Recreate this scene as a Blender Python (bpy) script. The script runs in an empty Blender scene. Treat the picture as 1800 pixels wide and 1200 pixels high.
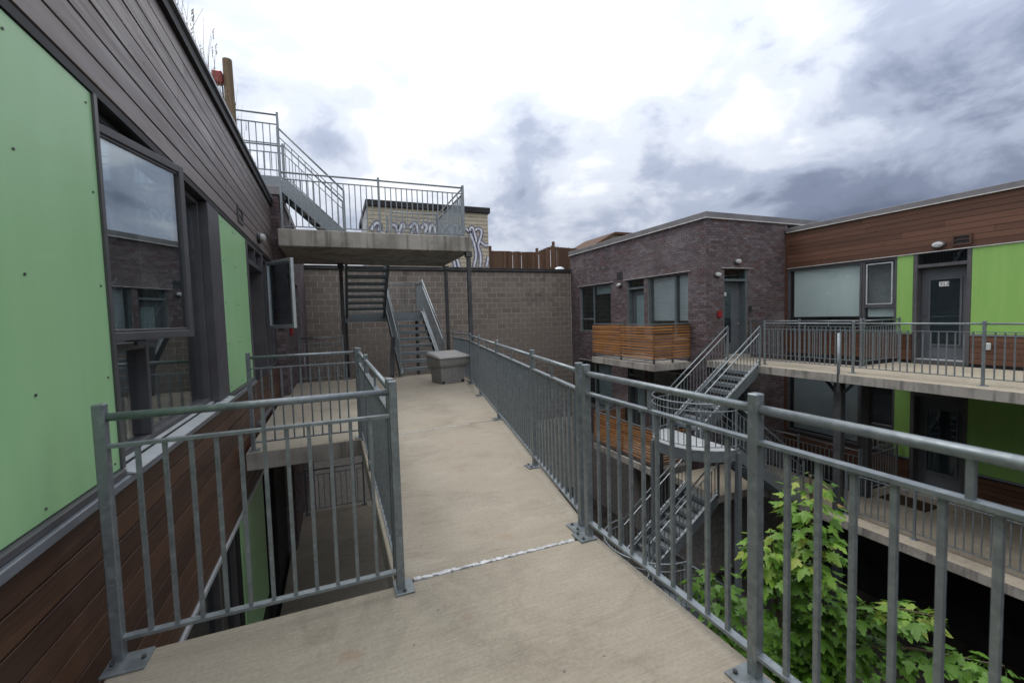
import bpy, bmesh, math, random
from mathutils import Vector, Matrix
random.seed(11)
rad = math.radians
S = bpy.context.scene
COL = S.collection

# ------------------------------------------------------------------ camera
cam = bpy.data.cameras.new('camera')
cam.sensor_width = 36.0
cam.lens = 763.27 / 1800 * 36
cam.clip_start = 0.05
cam.clip_end = 2000
cam.dof.use_dof = True
cam.dof.focus_distance = 8.0
cam.dof.aperture_fstop = 3.2
camo = bpy.data.objects.new('camera', cam)
COL.objects.link(camo)
yaw, pitch, roll = rad(22.2147), rad(3.2026), rad(-1.647)
fw = Vector((math.sin(yaw) * math.cos(pitch), math.cos(yaw) * math.cos(pitch), -math.sin(pitch)))
rt = Vector((math.cos(yaw), -math.sin(yaw), 0))
up = rt.cross(fw)
r2 = rt * math.cos(roll) + up * math.sin(roll)
u2 = -rt * math.sin(roll) + up * math.cos(roll)
Mc = Matrix((r2, u2, -fw)).transposed().to_4x4()
Mc.translation = Vector((0, 0, 1.42))
camo.matrix_world = Mc
S.camera = camo

# ------------------------------------------------------------------ light
S.view_settings.view_transform = 'Standard'
S.view_settings.look = 'None'
S.view_settings.exposure = 0.52
S.view_settings.gamma = 1.0
S.view_settings.use_curve_mapping = False
S.cycles.max_bounces = 8
S.cycles.diffuse_bounces = 4
S.cycles.glossy_bounces = 4
S.cycles.transparent_max_bounces = 12
S.cycles.use_denoising = True
SUN_EL, SUN_AZ = rad(58), rad(-35)          # azimuth from +Y towards +X
sun = bpy.data.lights.new('sun', 'SUN')
sun.energy = 1.0
sun.angle = rad(25)
sun.color = (1.0, 0.97, 0.93)
suno = bpy.data.objects.new('sun', sun)
COL.objects.link(suno)
sd = Vector((math.sin(SUN_AZ) * math.cos(SUN_EL), math.cos(SUN_AZ) * math.cos(SUN_EL), math.sin(SUN_EL)))
suno.rotation_euler = sd.to_track_quat('Z', 'Y').to_euler()

world = bpy.data.worlds.new('World')
S.world = world
world.use_nodes = True
nt = world.node_tree
nt.nodes.clear()


class NT:
    """small node-graph helper"""
    def __init__(self, tree):
        self.t = tree

    def n(self, typ, **kw):
        nd = self.t.nodes.new(typ)
        for k, v in kw.items():
            if k.startswith('i_'):
                key = k[2:]
                key = int(key) if key.isdigit() else key.replace('_', ' ')
                nd.inputs[key].default_value = v
            else:
                setattr(nd, k, v)
        return nd

    def l(self, a, b):
        self.t.links.new(a, b)

    def math(self, op, a, b=None, clamp=False):
        nd = self.t.nodes.new('ShaderNodeMath')
        nd.operation = op
        nd.use_clamp = clamp
        for i, v in enumerate((a, b)):
            if v is None:
                continue
            if isinstance(v, (int, float)):
                nd.inputs[i].default_value = v
            else:
                self.l(v, nd.inputs[i])
        return nd.outputs[0]

    def mix(self, fac, a, b, blend='MIX'):
        nd = self.t.nodes.new('ShaderNodeMix')
        nd.data_type = 'RGBA'
        nd.blend_type = blend
        for i, v in ((0, fac), (6, a), (7, b)):
            if isinstance(v, (int, float)):
                nd.inputs[i].default_value = v
            elif isinstance(v, tuple):
                nd.inputs[i].default_value = v if len(v) == 4 else (*v, 1)
            else:
                self.l(v, nd.inputs[i])
        return nd.outputs[2]

    def ramp(self, fac, stops, interp='EASE'):
        nd = self.t.nodes.new('ShaderNodeValToRGB')
        cr = nd.color_ramp
        cr.interpolation = interp
        while len(cr.elements) < len(stops):
            cr.elements.new(0.5)
        for e, (p, c) in zip(cr.elements, stops):
            e.position = p
            e.color = c if isinstance(c, tuple) and len(c) == 4 else ((*c, 1) if isinstance(c, tuple) else (c, c, c, 1))
        self.l(fac, nd.inputs[0])
        return nd.outputs[0]

    def noise(self, vec, scale, detail=4, rough=0.55, dist=0.0):
        nd = self.t.nodes.new('ShaderNodeTexNoise')
        nd.inputs['Scale'].default_value = scale
        nd.inputs['Detail'].default_value = detail
        nd.inputs['Roughness'].default_value = rough
        nd.inputs['Distortion'].default_value = dist
        if vec is not None:
            self.l(vec, nd.inputs['Vector'])
        return nd.outputs[0]

    def mapping(self, vec, scale=(1, 1, 1), rot=(0, 0, 0), loc=(0, 0, 0)):
        nd = self.t.nodes.new('ShaderNodeMapping')
        nd.inputs['Scale'].default_value = scale
        nd.inputs['Rotation'].default_value = rot
        nd.inputs['Location'].default_value = loc
        self.l(vec, nd.inputs['Vector'])
        return nd.outputs[0]


w = NT(nt)
tc = w.n('ShaderNodeTexCoord')
sky = w.n('ShaderNodeTexSky', sky_type='NISHITA', sun_disc=False, sun_elevation=SUN_EL, sun_rotation=SUN_AZ,
          air_density=1.0, dust_density=1.0, ozone_density=1.5)
skyc = w.n('ShaderNodeVectorMath', operation='SCALE')
w.l(sky.outputs[0], skyc.inputs[0])
skyc.inputs['Scale'].default_value = 0.10
sep = w.n('ShaderNodeSeparateXYZ')
w.l(tc.outputs['Generated'], sep.inputs[0])
cv = w.mapping(tc.outputs['Generated'], scale=(1, 1, 1.9))
big = w.noise(w.mapping(cv, loc=(3.1, 1.7, 0.4)), 1.5, 3, 0.5, 0.2)
fine = w.noise(w.mapping(cv, loc=(7.3, 2.2, 1.1)), 4.2, 9, 0.56, 0.25)
dens = w.math('ADD', w.math('MULTIPLY', big, 0.5), w.math('MULTIPLY', fine, 0.5))
# a heavier cloud bank lies low towards +X
bank = w.math('MINIMUM', w.math('MAXIMUM', w.math('MULTIPLY', w.math('SUBTRACT', sep.outputs[0], 0.55), 0.48), -0.035), 0.13)
high = w.math('MINIMUM', w.math('MAXIMUM', w.math('MULTIPLY', w.math('SUBTRACT', sep.outputs[2], 0.36), 0.35), 0.0), 0.06)
bank = w.math('SUBTRACT', bank, high)
dens2 = w.math('ADD', dens, bank)
cloudcol = w.ramp(dens2, [(0.34, (0.95, 0.95, 0.95)), (0.43, (0.76, 0.78, 0.82)), (0.50, (0.55, 0.59, 0.67)), (0.57, (0.34, 0.385, 0.49)), (0.65, (0.18, 0.215, 0.30)), (0.76, (0.115, 0.14, 0.205))])
gap = w.ramp(w.math('ADD', fine, w.math('MULTIPLY', big, 0.3)), [(0.50, 0.0), (0.58, 1.0)])
final = w.mix(gap, skyc.outputs[0], cloudcol)
final = w.mix(0.9, final, cloudcol)
lum = w.math('ADD', w.math('MULTIPLY', w.math('MAXIMUM', sep.outputs[2], 0.0), 0.85), 0.62)
lv = w.n('ShaderNodeVectorMath', operation='SCALE')
w.l(final, lv.inputs[0])
w.l(lum, lv.inputs['Scale'])
bg = w.n('ShaderNodeBackground')
bg.inputs[1].default_value = 1.15
w.l(lv.outputs[0], bg.inputs[0])
wo = w.n('ShaderNodeOutputWorld')
w.l(bg.outputs[0], wo.inputs[0])

# ------------------------------------------------------------------ materials
MATS = {}


def mat(name, col, rough=0.6, metal=0.0, spec=0.5, builder=None, coat=0.0):
    m = bpy.data.materials.new(name)
    m.use_nodes = True
    t = NT(m.node_tree)
    b = m.node_tree.nodes['Principled BSDF']
    b.inputs['Base Color'].default_value = (*col, 1)
    b.inputs['Roughness'].default_value = rough
    b.inputs['Metallic'].default_value = metal
    b.inputs['Specular IOR Level'].default_value = spec
    b.inputs['Coat Weight'].default_value = coat
    if builder:
        builder(t, b)
    MATS[name] = m
    return m


def pos(t):
    return t.n('ShaderNodeNewGeometry').outputs['Position']


def rnd(t):
    return t.n('ShaderNodeObjectInfo').outputs['Random']


def bump(t, b, h, strength=0.3, dist=0.01):
    bp = t.n('ShaderNodeBump')
    bp.inputs['Strength'].default_value = strength
    bp.inputs['Distance'].default_value = dist
    t.l(h, bp.inputs['Height'])
    t.l(bp.outputs[0], b.inputs['Normal'])


def b_galv(t, b):
    p = pos(t)
    v = t.n('ShaderNodeTexVoronoi')
    v.inputs['Scale'].default_value = 45
    t.l(p, v.inputs['Vector'])
    n = t.noise(p, 16, 6, 0.65)
    f = t.math('ADD', t.math('MULTIPLY', v.outputs['Color'], 0.35), t.math('MULTIPLY', n, 0.65))
    t.l(t.ramp(f, [(0.25, (0.155, 0.178, 0.195)), (0.5, (0.205, 0.232, 0.25)), (0.75, (0.27, 0.30, 0.315))]), b.inputs['Base Color'])
    t.l(t.ramp(n, [(0.3, 0.38), (0.7, 0.58)]), b.inputs['Roughness'])


def b_concrete(c1, c2, c3, broom):
    def f(t, b):
        p = pos(t)
        n1 = t.noise(p, 1.1, 5, 0.6, 0.4)
        n2 = t.noise(p, 60, 3, 0.6)
        n3 = t.noise(t.mapping(p, scale=(1.0, 1.8, 1)), 2.6, 7, 0.7, 0.3)
        c = t.ramp(t.math('ADD', t.math('MULTIPLY', n1, 0.55), t.math('MULTIPLY', n3, 0.45)), [(0.30, c1), (0.5, c2), (0.70, c3)])
        c = t.mix(0.35, c, t.ramp(n2, [(0.3, 0.55), (0.7, 1.0)]), 'MULTIPLY')
        sp = t.noise(p, 26, 2, 0.5)
        c = t.mix(t.ramp(sp, [(0.735, 0.0), (0.76, 0.75)], 'LINEAR'), c, (0.10, 0.085, 0.07))
        rs = t.noise(t.mapping(p, loc=(5, 3, 0)), 3.1, 3, 0.5)
        c = t.mix(t.ramp(rs, [(0.66, 0.0), (0.80, 0.55)]), c, (0.30, 0.17, 0.09))
        wm = t.noise(t.mapping(p, loc=(1.5, 8, 0)), 0.9, 6, 0.7, 1.2)
        c = t.mix(t.ramp(wm, [(0.52, 0.0), (0.56, 0.22), (0.60, 0.06), (0.75, 0.25)]), c, (0.17, 0.145, 0.115))
        h = n2
        if broom:
            wv = t.noise(t.mapping(p, scale=(1.6, 62, 1)), 2.0, 4, 0.65, 0.15)
            c = t.mix(0.4, c, t.ramp(wv, [(0.3, 0.62), (0.62, 1.0)]), 'MULTIPLY')
            h = t.math('ADD', n2, wv)
        t.l(c, b.inputs['Base Color'])
        bump(t, b, h, 0.35, 0.004)
    return f


def b_slabedge(t, b):
    p = pos(t)
    n = t.noise(p, 2.0, 5, 0.6)
    st = t.noise(t.mapping(p, scale=(7, 7, 0.5)), 1.0, 5, 0.65)
    c = t.ramp(n, [(0.3, (0.20, 0.185, 0.165)), (0.6, (0.33, 0.31, 0.28)), (0.8, (0.42, 0.40, 0.36))])
    c = t.mix(t.ramp(st, [(0.48, 0.0), (0.68, 0.75)]), c, (0.085, 0.078, 0.068))
    c = t.mix(t.ramp(st, [(0.27, 0.6), (0.36, 0.0)]), c, (0.48, 0.47, 0.45))
    t.l(c, b.inputs['Base Color'])
    bump(t, b, t.noise(p, 40, 4), 0.3, 0.006)


def b_wood(dark, light, axis, gloss=0.5):
    def f(t, b):
        p = pos(t)
        sc = {'y': (14, 0.6, 14), 'x': (0.6, 14, 14), 'z': (14, 14, 0.6)}[axis]
        g = t.noise(t.mapping(p, scale=sc), 2.5, 6, 0.62, 0.6)
        g2 = t.noise(t.mapping(p, scale=tuple(s * 0.25 for s in sc)), 2.0, 4, 0.6)
        r = rnd(t)
        f0 = t.math('ADD', t.math('MULTIPLY', g, 0.55), t.math('ADD', t.math('MULTIPLY', g2, 0.3), t.math('MULTIPLY', r, 0.22)))
        c = t.ramp(f0, [(0.32, dark), (0.72, light)])
        k = t.noise(p, 9, 1)
        c = t.mix(t.ramp(k, [(0.74, 0.0), (0.79, 0.6)]), c, tuple(x * 0.35 for x in dark))
        t.l(c, b.inputs['Base Color'])
        t.l(t.ramp(g, [(0.3, gloss - 0.08), (0.7, gloss + 0.15)]), b.inputs['Roughness'])
        bump(t, b, g, 0.25, 0.003)
    return f


def b_brick(t, b):
    g = t.n('ShaderNodeNewGeometry')
    r = g.outputs['Random Per Island']
    p = g.outputs['Position']
    n = t.noise(p, 0.8, 3)
    f = t.math('ADD', t.math('MULTIPLY', r, 0.8), t.math('MULTIPLY', n, 0.3))
    c = t.ramp(f, [(0.1, (0.062, 0.047, 0.051)), (0.35, (0.09, 0.069, 0.074)), (0.55, (0.118, 0.097, 0.107)), (0.75, (0.094, 0.055, 0.055)), (0.95, (0.145, 0.122, 0.13))])
    e = t.noise(t.mapping(p, scale=(1, 1, 1.4)), 0.45, 4, 0.6)
    c = t.mix(t.ramp(e, [(0.5, 0.0), (0.72, 0.4)]), c, (0.26, 0.235, 0.24))
    t.l(c, b.inputs['Base Color'])
    bump(t, b, t.noise(p, 70, 3), 0.3, 0.004)


def b_block(t, b):
    r = rnd(t)
    p = pos(t)
    n = t.noise(p, 30, 4, 0.7)
    f = t.math('ADD', t.math('MULTIPLY', r, 0.5), t.math('MULTIPLY', n, 0.5))
    c = t.ramp(f, [(0.2, (0.158, 0.134, 0.116)), (0.8, (0.20, 0.173, 0.151))])
    s = t.noise(t.mapping(p, scale=(1.0, 1, 0.28)), 1.3, 5, 0.65)
    s2 = t.noise(t.mapping(p, scale=(0.6, 1, 0.6), loc=(4.4, 0, 1)), 0.7, 3, 0.6)
    c = t.mix(t.ramp(t.math('MULTIPLY', s, s2), [(0.30, 0.0), (0.42, 0.55)]), c, (0.045, 0.040, 0.036))
    t.l(c, b.inputs['Base Color'])
    bump(t, b, n, 0.4, 0.006)


def b_green(t, b):
    p = pos(t)
    n = t.noise(t.mapping(p, scale=(3, 3, 0.35)), 1.6, 4, 0.6)
    c = t.ramp(n, [(0.3, (0.325, 0.585, 0.285)), (0.7, (0.35, 0.615, 0.315))])
    t.l(c, b.inputs['Base Color'])
    bump(t, b, t.noise(p, 1.2, 2), 0.06, 0.01)


def b_lime(t, b):
    p = pos(t)
    n = t.noise(t.mapping(p, scale=(3, 3, 0.35)), 1.6, 4, 0.6)
    t.l(t.ramp(n, [(0.3, (0.205, 0.39, 0.092)), (0.7, (0.24, 0.43, 0.115))]), b.inputs['Base Color'])


def b_leaf(t, b):
    r = rnd(t)
    p = pos(t)
    n = t.noise(p, 3.0, 2)
    f = t.math('ADD', t.math('MULTIPLY', r, 0.75), t.math('MULTIPLY', n, 0.35))
    c = t.ramp(f, [(0.10, (0.05, 0.125, 0.014)), (0.4, (0.115, 0.245, 0.026)), (0.72, (0.20, 0.345, 0.045)), (0.9, (0.30, 0.37, 0.06)), (1.0, (0.36, 0.22, 0.07))])
    t.l(c, b.inputs['Base Color'])
    tr = t.n('ShaderNodeBsdfTranslucent')
    t.l(c, tr.inputs[0])
    mx = t.n('ShaderNodeMixShader')
    mx.inputs[0].default_value = 0.35
    out = t.t.nodes['Material Output']
    t.l(b.outputs[0], mx.inputs[1])
    t.l(tr.outputs[0], mx.inputs[2])
    t.l(mx.outputs[0], out.inputs[0])


def b_glass(tint, refl):
    def f(t, b):
        tr = t.n('ShaderNodeBsdfTransparent')
        tr.inputs[0].default_value = (*tint, 1)
        gl = t.n('ShaderNodeBsdfGlossy')
        gl.inputs['Roughness'].default_value = 0.01
        gl.inputs[0].default_value = (0.9, 0.95, 0.96, 1)
        fr = t.n('ShaderNodeLayerWeight')
        fr.inputs[0].default_value = 0.5
        fac = t.math('ADD', t.math('MULTIPLY', t.math('POWER', fr.outputs['Facing'], 4.0), 0.85), refl, True)
        mx = t.n('ShaderNodeMixShader')
        t.l(fac, mx.inputs[0])
        t.l(tr.outputs[0], mx.inputs[1])
        t.l(gl.outputs[0], mx.inputs[2])
        t.l(mx.outputs[0], t.t.nodes['Material Output'].inputs[0])
    return f


def b_mottle(c1, c2, sc=6.0, bs=0.1):
    def f(t, b):
        p = pos(t)
        n = t.noise(p, sc, 5, 0.6)
        t.l(t.ramp(n, [(0.3, c1), (0.7, c2)]), b.inputs['Base Color'])
        bump(t, b, t.noise(p, sc * 5, 3), bs, 0.004)
    return f


mat('galv', (0.3, 0.33, 0.34), 0.48, 0.55, 0.5, b_galv)
mat('deck', (0.4, 0.37, 0.32), 0.85, 0, 0.3, b_concrete((0.25, 0.215, 0.168), (0.345, 0.305, 0.245), (0.41, 0.368, 0.302), True))
mat('slab', (0.3, 0.28, 0.25), 0.85, 0, 0.3, b_slabedge)
mat('plank_left', (0.1, 0.07, 0.06), 0.5, 0, 0.5, b_wood((0.105, 0.078, 0.073), (0.21, 0.168, 0.158), 'y', 0.42))
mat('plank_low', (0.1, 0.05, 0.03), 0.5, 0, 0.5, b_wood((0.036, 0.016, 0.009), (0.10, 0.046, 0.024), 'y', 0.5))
mat('plank_right', (0.1, 0.05, 0.03), 0.55, 0, 0.4, b_wood((0.065, 0.028, 0.016), (0.135, 0.062, 0.037), 'y', 0.6))
mat('slat', (0.3, 0.13, 0.04), 0.6, 0, 0.4, b_wood((0.16, 0.065, 0.02), (0.36, 0.165, 0.055), 'y', 0.55))
mat('slat_x', (0.3, 0.13, 0.04), 0.6, 0, 0.4, b_wood((0.16, 0.065, 0.02), (0.36, 0.165, 0.055), 'x', 0.55))
mat('fence_wood', (0.12, 0.06, 0.035), 0.8, 0, 0.2, b_wood((0.05, 0.028, 0.018), (0.13, 0.076, 0.05), 'z', 0.75))
mat('post_wood', (0.3, 0.2, 0.12), 0.8, 0, 0.2, b_wood((0.14, 0.10, 0.065), (0.33, 0.25, 0.17), 'z', 0.8))
mat('brick', (0.12, 0.09, 0.09), 0.7, 0, 0.35, b_brick)
mat('mortar', (0.25, 0.235, 0.225), 0.9, 0, 0.2, b_mottle((0.16, 0.15, 0.145), (0.26, 0.25, 0.24), 10))
mat('mortar_block', (0.36, 0.33, 0.30), 0.9, 0, 0.2, b_mottle((0.46, 0.43, 0.39), (0.60, 0.56, 0.51), 10))
mat('block', (0.18, 0.155, 0.135), 0.9, 0, 0.2, b_block)
mat('green', (0.27, 0.5, 0.1), 0.42, 0, 0.5, b_green, coat=0.12)
mat('lime', (0.26, 0.48, 0.065), 0.45, 0, 0.5, b_lime)
mat('frame', (0.075, 0.073, 0.08), 0.45, 0.0, 0.5, b_mottle((0.062, 0.060, 0.066), (0.085, 0.083, 0.09), 5, 0.03))
mat('frame_teal', (0.12, 0.145, 0.155), 0.4, 0.2, 0.5, b_mottle((0.105, 0.13, 0.14), (0.135, 0.16, 0.17), 5, 0.03))
mat('alu', (0.55, 0.58, 0.60), 0.35, 0.4, 0.5, b_mottle((0.48, 0.51, 0.53), (0.6, 0.63, 0.65), 6, 0.03))
mat('coping', (0.17, 0.165, 0.17), 0.45, 0.3, 0.5, b_mottle((0.145, 0.14, 0.145), (0.19, 0.185, 0.19), 3, 0.05))
mat('coping_black', (0.02, 0.02, 0.022), 0.6, 0.0, 0.25, b_mottle((0.014, 0.014, 0.016), (0.03, 0.03, 0.032), 3, 0.05))
mat('drip', (0.55, 0.52, 0.5), 0.5, 0.2, 0.5, b_mottle((0.45, 0.43, 0.42), (0.6, 0.58, 0.56), 8, 0.03))
mat('flash', (0.22, 0.24, 0.27), 0.4, 0.4, 0.5, b_mottle((0.19, 0.205, 0.235), (0.25, 0.27, 0.30), 3, 0.04))
mat('wall_dark', (0.03, 0.03, 0.032), 0.8, 0, 0.2, b_mottle((0.022, 0.022, 0.024), (0.04, 0.04, 0.042), 3))
mat('steel_dark', (0.055, 0.056, 0.06), 0.5, 0.2, 0.5, b_mottle((0.042, 0.043, 0.046), (0.07, 0.071, 0.075), 6))
mat('glass', (0.1, 0.1, 0.1), 0.02, 0, 0.5, b_glass((0.93, 0.96, 0.96), 0.08))
mat('glass_dark', (0.1, 0.1, 0.1), 0.02, 0, 0.5, b_glass((0.70, 0.75, 0.76), 0.06))
mat('glass_sash', (0.1, 0.1, 0.1), 0.02, 0, 0.5, b_glass((0.62, 0.68, 0.70), 0.30))
mat('room', (0.035, 0.037, 0.04), 0.9, 0, 0.1, b_mottle((0.022, 0.024, 0.026), (0.05, 0.05, 0.052), 1.5))
mat('blind', (0.55, 0.6, 0.6), 0.8, 0, 0.2, b_mottle((0.66, 0.72, 0.715), (0.72, 0.78, 0.77), 1.2))
mat('blind_grey', (0.2, 0.21, 0.21), 0.8, 0, 0.2, b_mottle((0.15, 0.155, 0.155), (0.2, 0.205, 0.205), 1.2))
mat('blind_slat', (0.5, 0.56, 0.6), 0.6, 0, 0.3, b_mottle((0.66, 0.71, 0.75), (0.74, 0.79, 0.82), 2.0))
mat('curtain', (0.5, 0.52, 0.53), 0.9, 0, 0.1, b_mottle((0.42, 0.44, 0.46), (0.55, 0.57, 0.58), 3.0))
mat('door', (0.085, 0.092, 0.105), 0.45, 0.0, 0.5, b_mottle((0.075, 0.082, 0.094), (0.095, 0.103, 0.117), 3, 0.03))
mat('chrome', (0.6, 0.6, 0.6), 0.2, 1.0, 0.5, b_mottle((0.55, 0.55, 0.55), (0.65, 0.65, 0.65), 20, 0.02))
mat('white_plastic', (0.6, 0.6, 0.6), 0.4, 0, 0.5, b_mottle((0.36, 0.37, 0.37), (0.48, 0.48, 0.48), 40, 0.02))
mat('red', (0.4, 0.015, 0.02), 0.35, 0, 0.5, b_mottle((0.22, 0.010, 0.014), (0.30, 0.016, 0.018), 9, 0.02))
mat('bin_body', (0.2, 0.2, 0.195), 0.6, 0, 0.4, b_mottle((0.175, 0.175, 0.172), (0.22, 0.22, 0.215), 14, 0.12))
mat('bin_lid', (0.3, 0.29, 0.28), 0.55, 0, 0.4, b_mottle((0.265, 0.26, 0.255), (0.325, 0.315, 0.305), 14, 0.12))
mat('siding', (0.42, 0.36, 0.24), 0.8, 0, 0.3, b_mottle((0.33, 0.295, 0.225), (0.42, 0.38, 0.295), 2, 0.05))
mat('paint_white', (0.6, 0.61, 0.65), 0.7, 0, 0.3, b_mottle((0.42, 0.44, 0.5), (0.68, 0.69, 0.72), 7, 0.02))
mat('paint_violet', (0.12, 0.12, 0.19), 0.7, 0, 0.3, b_mottle((0.09, 0.09, 0.15), (0.2, 0.2, 0.27), 5, 0.02))
mat('caulk', (0.5, 0.51, 0.53), 0.6, 0, 0.4, b_mottle((0.34, 0.345, 0.36), (0.58, 0.59, 0.61), 25, 0.3))
mat('leaf', (0.1, 0.25, 0.03), 0.45, 0, 0.4, b_leaf)
mat('bark', (0.12, 0.09, 0.06), 0.9, 0, 0.2, b_mottle((0.07, 0.05, 0.035), (0.15, 0.115, 0.08), 30, 0.4))
mat('grass', (0.16, 0.14, 0.07), 0.8, 0, 0.2, b_mottle((0.09, 0.085, 0.05), (0.2, 0.17, 0.09), 8, 0.0))
mat('ground', (0.05, 0.045, 0.04), 0.9, 0, 0.2, b_mottle((0.025, 0.023, 0.02), (0.06, 0.055, 0.048), 2, 0.4))  # base colour lowered so the courtyard shade looks deeper
mat('roofing', (0.12, 0.115, 0.11), 0.9, 0, 0.2, b_mottle((0.08, 0.078, 0.075), (0.14, 0.135, 0.13), 4, 0.3))
mat('sign_white', (0.8, 0.8, 0.78), 0.5, 0, 0.4, b_mottle((0.74, 0.74, 0.72), (0.82, 0.82, 0.8), 30, 0.0))
mat('sign_black', (0.02, 0.02, 0.02), 0.5, 0, 0.4, b_mottle((0.015, 0.015, 0.015), (0.03, 0.03, 0.03), 30, 0.0))
mat('mat_brown', (0.05, 0.03, 0.02), 0.95, 0, 0.1, b_mottle((0.035, 0.022, 0.014), (0.07, 0.042, 0.028), 40, 0.5))

# ------------------------------------------------------------------ object helpers
WM = {}
CACHE = {}


def link(o, parent, Mw):
    COL.objects.link(o)
    WM[o.name] = Mw.copy()
    if parent is not None:
        o.parent = parent
        o.matrix_parent_inverse = WM[parent.name].inverted()
    o.matrix_basis = Mw
    return o


def thing(name, label, cat, loc=(0, 0, 0), group=None, kind=None):
    o = bpy.data.objects.new(name, None)
    o.empty_display_size = 0.2
    link(o, None, Matrix.Translation(Vector(loc)))
    o['label'] = label
    o['category'] = cat
    group = group or {'railing': 'galvanised guard railings', 'steel_column': 'dark steel columns', 'wall_light': 'bulkhead wall lights', 'balcony': 'timber-slatted balconies',
                      'switchback_stair': 'right-hand switchback stairs', 'apartment_building': None}.get(name)
    if group:
        o['group'] = group
    if kind:
        o['kind'] = kind
    return o


def tag(o, label, cat, group=None, kind=None):
    o['label'] = label
    if cat:
        o['category'] = cat
    if group:
        o['group'] = group
    if kind:
        o['kind'] = kind
    return o


class MB:
    def __init__(self):
        self.v = []
        self.f = []

    def box(self, x0, x1, y0, y1, z0, z1, skip=()):
        n = len(self.v)
        self.v += [(x0, y0, z0), (x1, y0, z0), (x1, y1, z0), (x0, y1, z0), (x0, y0, z1), (x1, y0, z1), (x1, y1, z1), (x0, y1, z1)]
        fs = {'b': (3, 2, 1, 0), 't': (4, 5, 6, 7), 's': (0, 1, 5, 4), 'e': (1, 2, 6, 5), 'n': (2, 3, 7, 6), 'w': (3, 0, 4, 7)}
        self.f += [tuple(n + i for i in q) for k, q in fs.items() if k not in skip]
        return self

    def poly(self, pts, z0, z1):
        """vertical prism from a ccw outline"""
        n = len(self.v)
        k = len(pts)
        self.v += [(x, y, z0) for x, y in pts] + [(x, y, z1) for x, y in pts]
        self.f.append(tuple(n + i for i in reversed(range(k))))
        self.f.append(tuple(n + k + i for i in range(k)))
        for i in range(k):
            j = (i + 1) % k
            self.f.append((n + i, n + j, n + k + j, n + k + i))
        return self

    def bar(self, p0, p1, wd, ht, upv=(0, 0, 1)):
        p0, p1 = Vector(p0), Vector(p1)
        d = (p1 - p0).normalized()
        u = Vector(upv)
        if abs(d.dot(u)) > 0.98:
            u = Vector((0, 1, 0))
        s = d.cross(u).normalized()
        u = s.cross(d).normalized()
        n = len(self.v)
        for p in (p0, p1):
            for a, b in ((-1, -1), (1, -1), (1, 1), (-1, 1)):
                self.v.append(tuple(p + s * (a * wd / 2) + u * (b * ht / 2)))
        self.f += [(n + 3, n + 2, n + 1, n), (n + 4, n + 5, n + 6, n + 7)]
        for i in range(4):
            j = (i + 1) % 4
            self.f.append((n + i, n + j, n + 4 + j, n + 4 + i))
        return self

    def tube(self, pts, r, k=8, closed=False, radii=None):
        pts = [Vector(p) for p in pts]
        n0 = len(self.v)
        N = len(pts)
        for i, p in enumerate(pts):
            a = pts[max(i - 1, 0)] if not closed else pts[i - 1]
            b = pts[min(i + 1, N - 1)] if not closed else pts[(i + 1) % N]
            d = (b - a).normalized()
            u = Vector((0, 0, 1)) if abs(d.z) < 0.95 else Vector((0, 1, 0))
            s = d.cross(u).normalized()
            u = s.cross(d)
            rr = radii[i] if radii else r
            for j in range(k):
                t = 2 * math.pi * j / k
                self.v.append(tuple(p + s * (math.cos(t) * rr) + u * (math.sin(t) * rr)))
        for i in range(N if closed else N - 1):
            for j in range(k):
                a = n0 + i * k + j
                b = n0 + i * k + (j + 1) % k
                c = n0 + ((i + 1) % N) * k + (j + 1) % k
                d = n0 + ((i + 1) % N) * k + j
                self.f.append((a, b, c, d))
        if not closed:
            self.f.append(tuple(n0 + j for j in reversed(range(k))))
            self.f.append(tuple(n0 + (N - 1) * k + j for j in range(k)))
        return self

    def build(self, name, m, parent=None, smooth=False, bevel=0.0):
        xs, ys, zs = zip(*self.v)
        o0 = Vector(((min(xs) + max(xs)) / 2, (min(ys) + max(ys)) / 2, min(zs)))
        me = bpy.data.meshes.new(name)
        me.from_pydata([tuple(Vector(v) - o0) for v in self.v], [], self.f)
        me.materials.append(MATS[m])
        if bevel > 0:
            bm = bmesh.new()
            bm.from_mesh(me)
            bmesh.ops.bevel(bm, geom=list(bm.edges), offset=bevel, segments=1, affect='EDGES', clamp_overlap=True)
            bm.to_mesh(me)
            bm.free()
        if smooth:
            me.polygons.foreach_set('use_smooth', [True] * len(me.polygons))
            try:
                me.set_sharp_from_angle(angle=rad(40))
            except Exception:
                pass
        me.update()
        return link(bpy.data.objects.new(name, me), parent, Matrix.Translation(o0))


def box(name, x0, x1, y0, y1, z0, z1, m, parent=None, bevel=0.0):
    """one box object; alike boxes share mesh data"""
    x0, x1 = min(x0, x1), max(x0, x1)
    y0, y1 = min(y0, y1), max(y0, y1)
    z0, z1 = min(z0, z1), max(z0, z1)
    key = ('b', round(x1 - x0, 4), round(y1 - y0, 4), round(z1 - z0, 4), m, bevel)
    if key not in CACHE:
        mb = MB().box(-(x1 - x0) / 2, (x1 - x0) / 2, -(y1 - y0) / 2, (y1 - y0) / 2, 0, z1 - z0)
        me = bpy.data.meshes.new(name)
        me.from_pydata(mb.v, [], mb.f)
        me.materials.append(MATS[m])
        if bevel > 0:
            bm = bmesh.new()
            bm.from_mesh(me)
            bmesh.ops.bevel(bm, geom=list(bm.edges), offset=bevel, segments=1, affect='EDGES', clamp_overlap=True)
            bm.to_mesh(me)
            bm.free()
        CACHE[key] = me
    o = bpy.data.objects.new(name, CACHE[key])
    return link(o, parent, Matrix.Translation(Vector(((x0 + x1) / 2, (y0 + y1) / 2, z0))))


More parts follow.
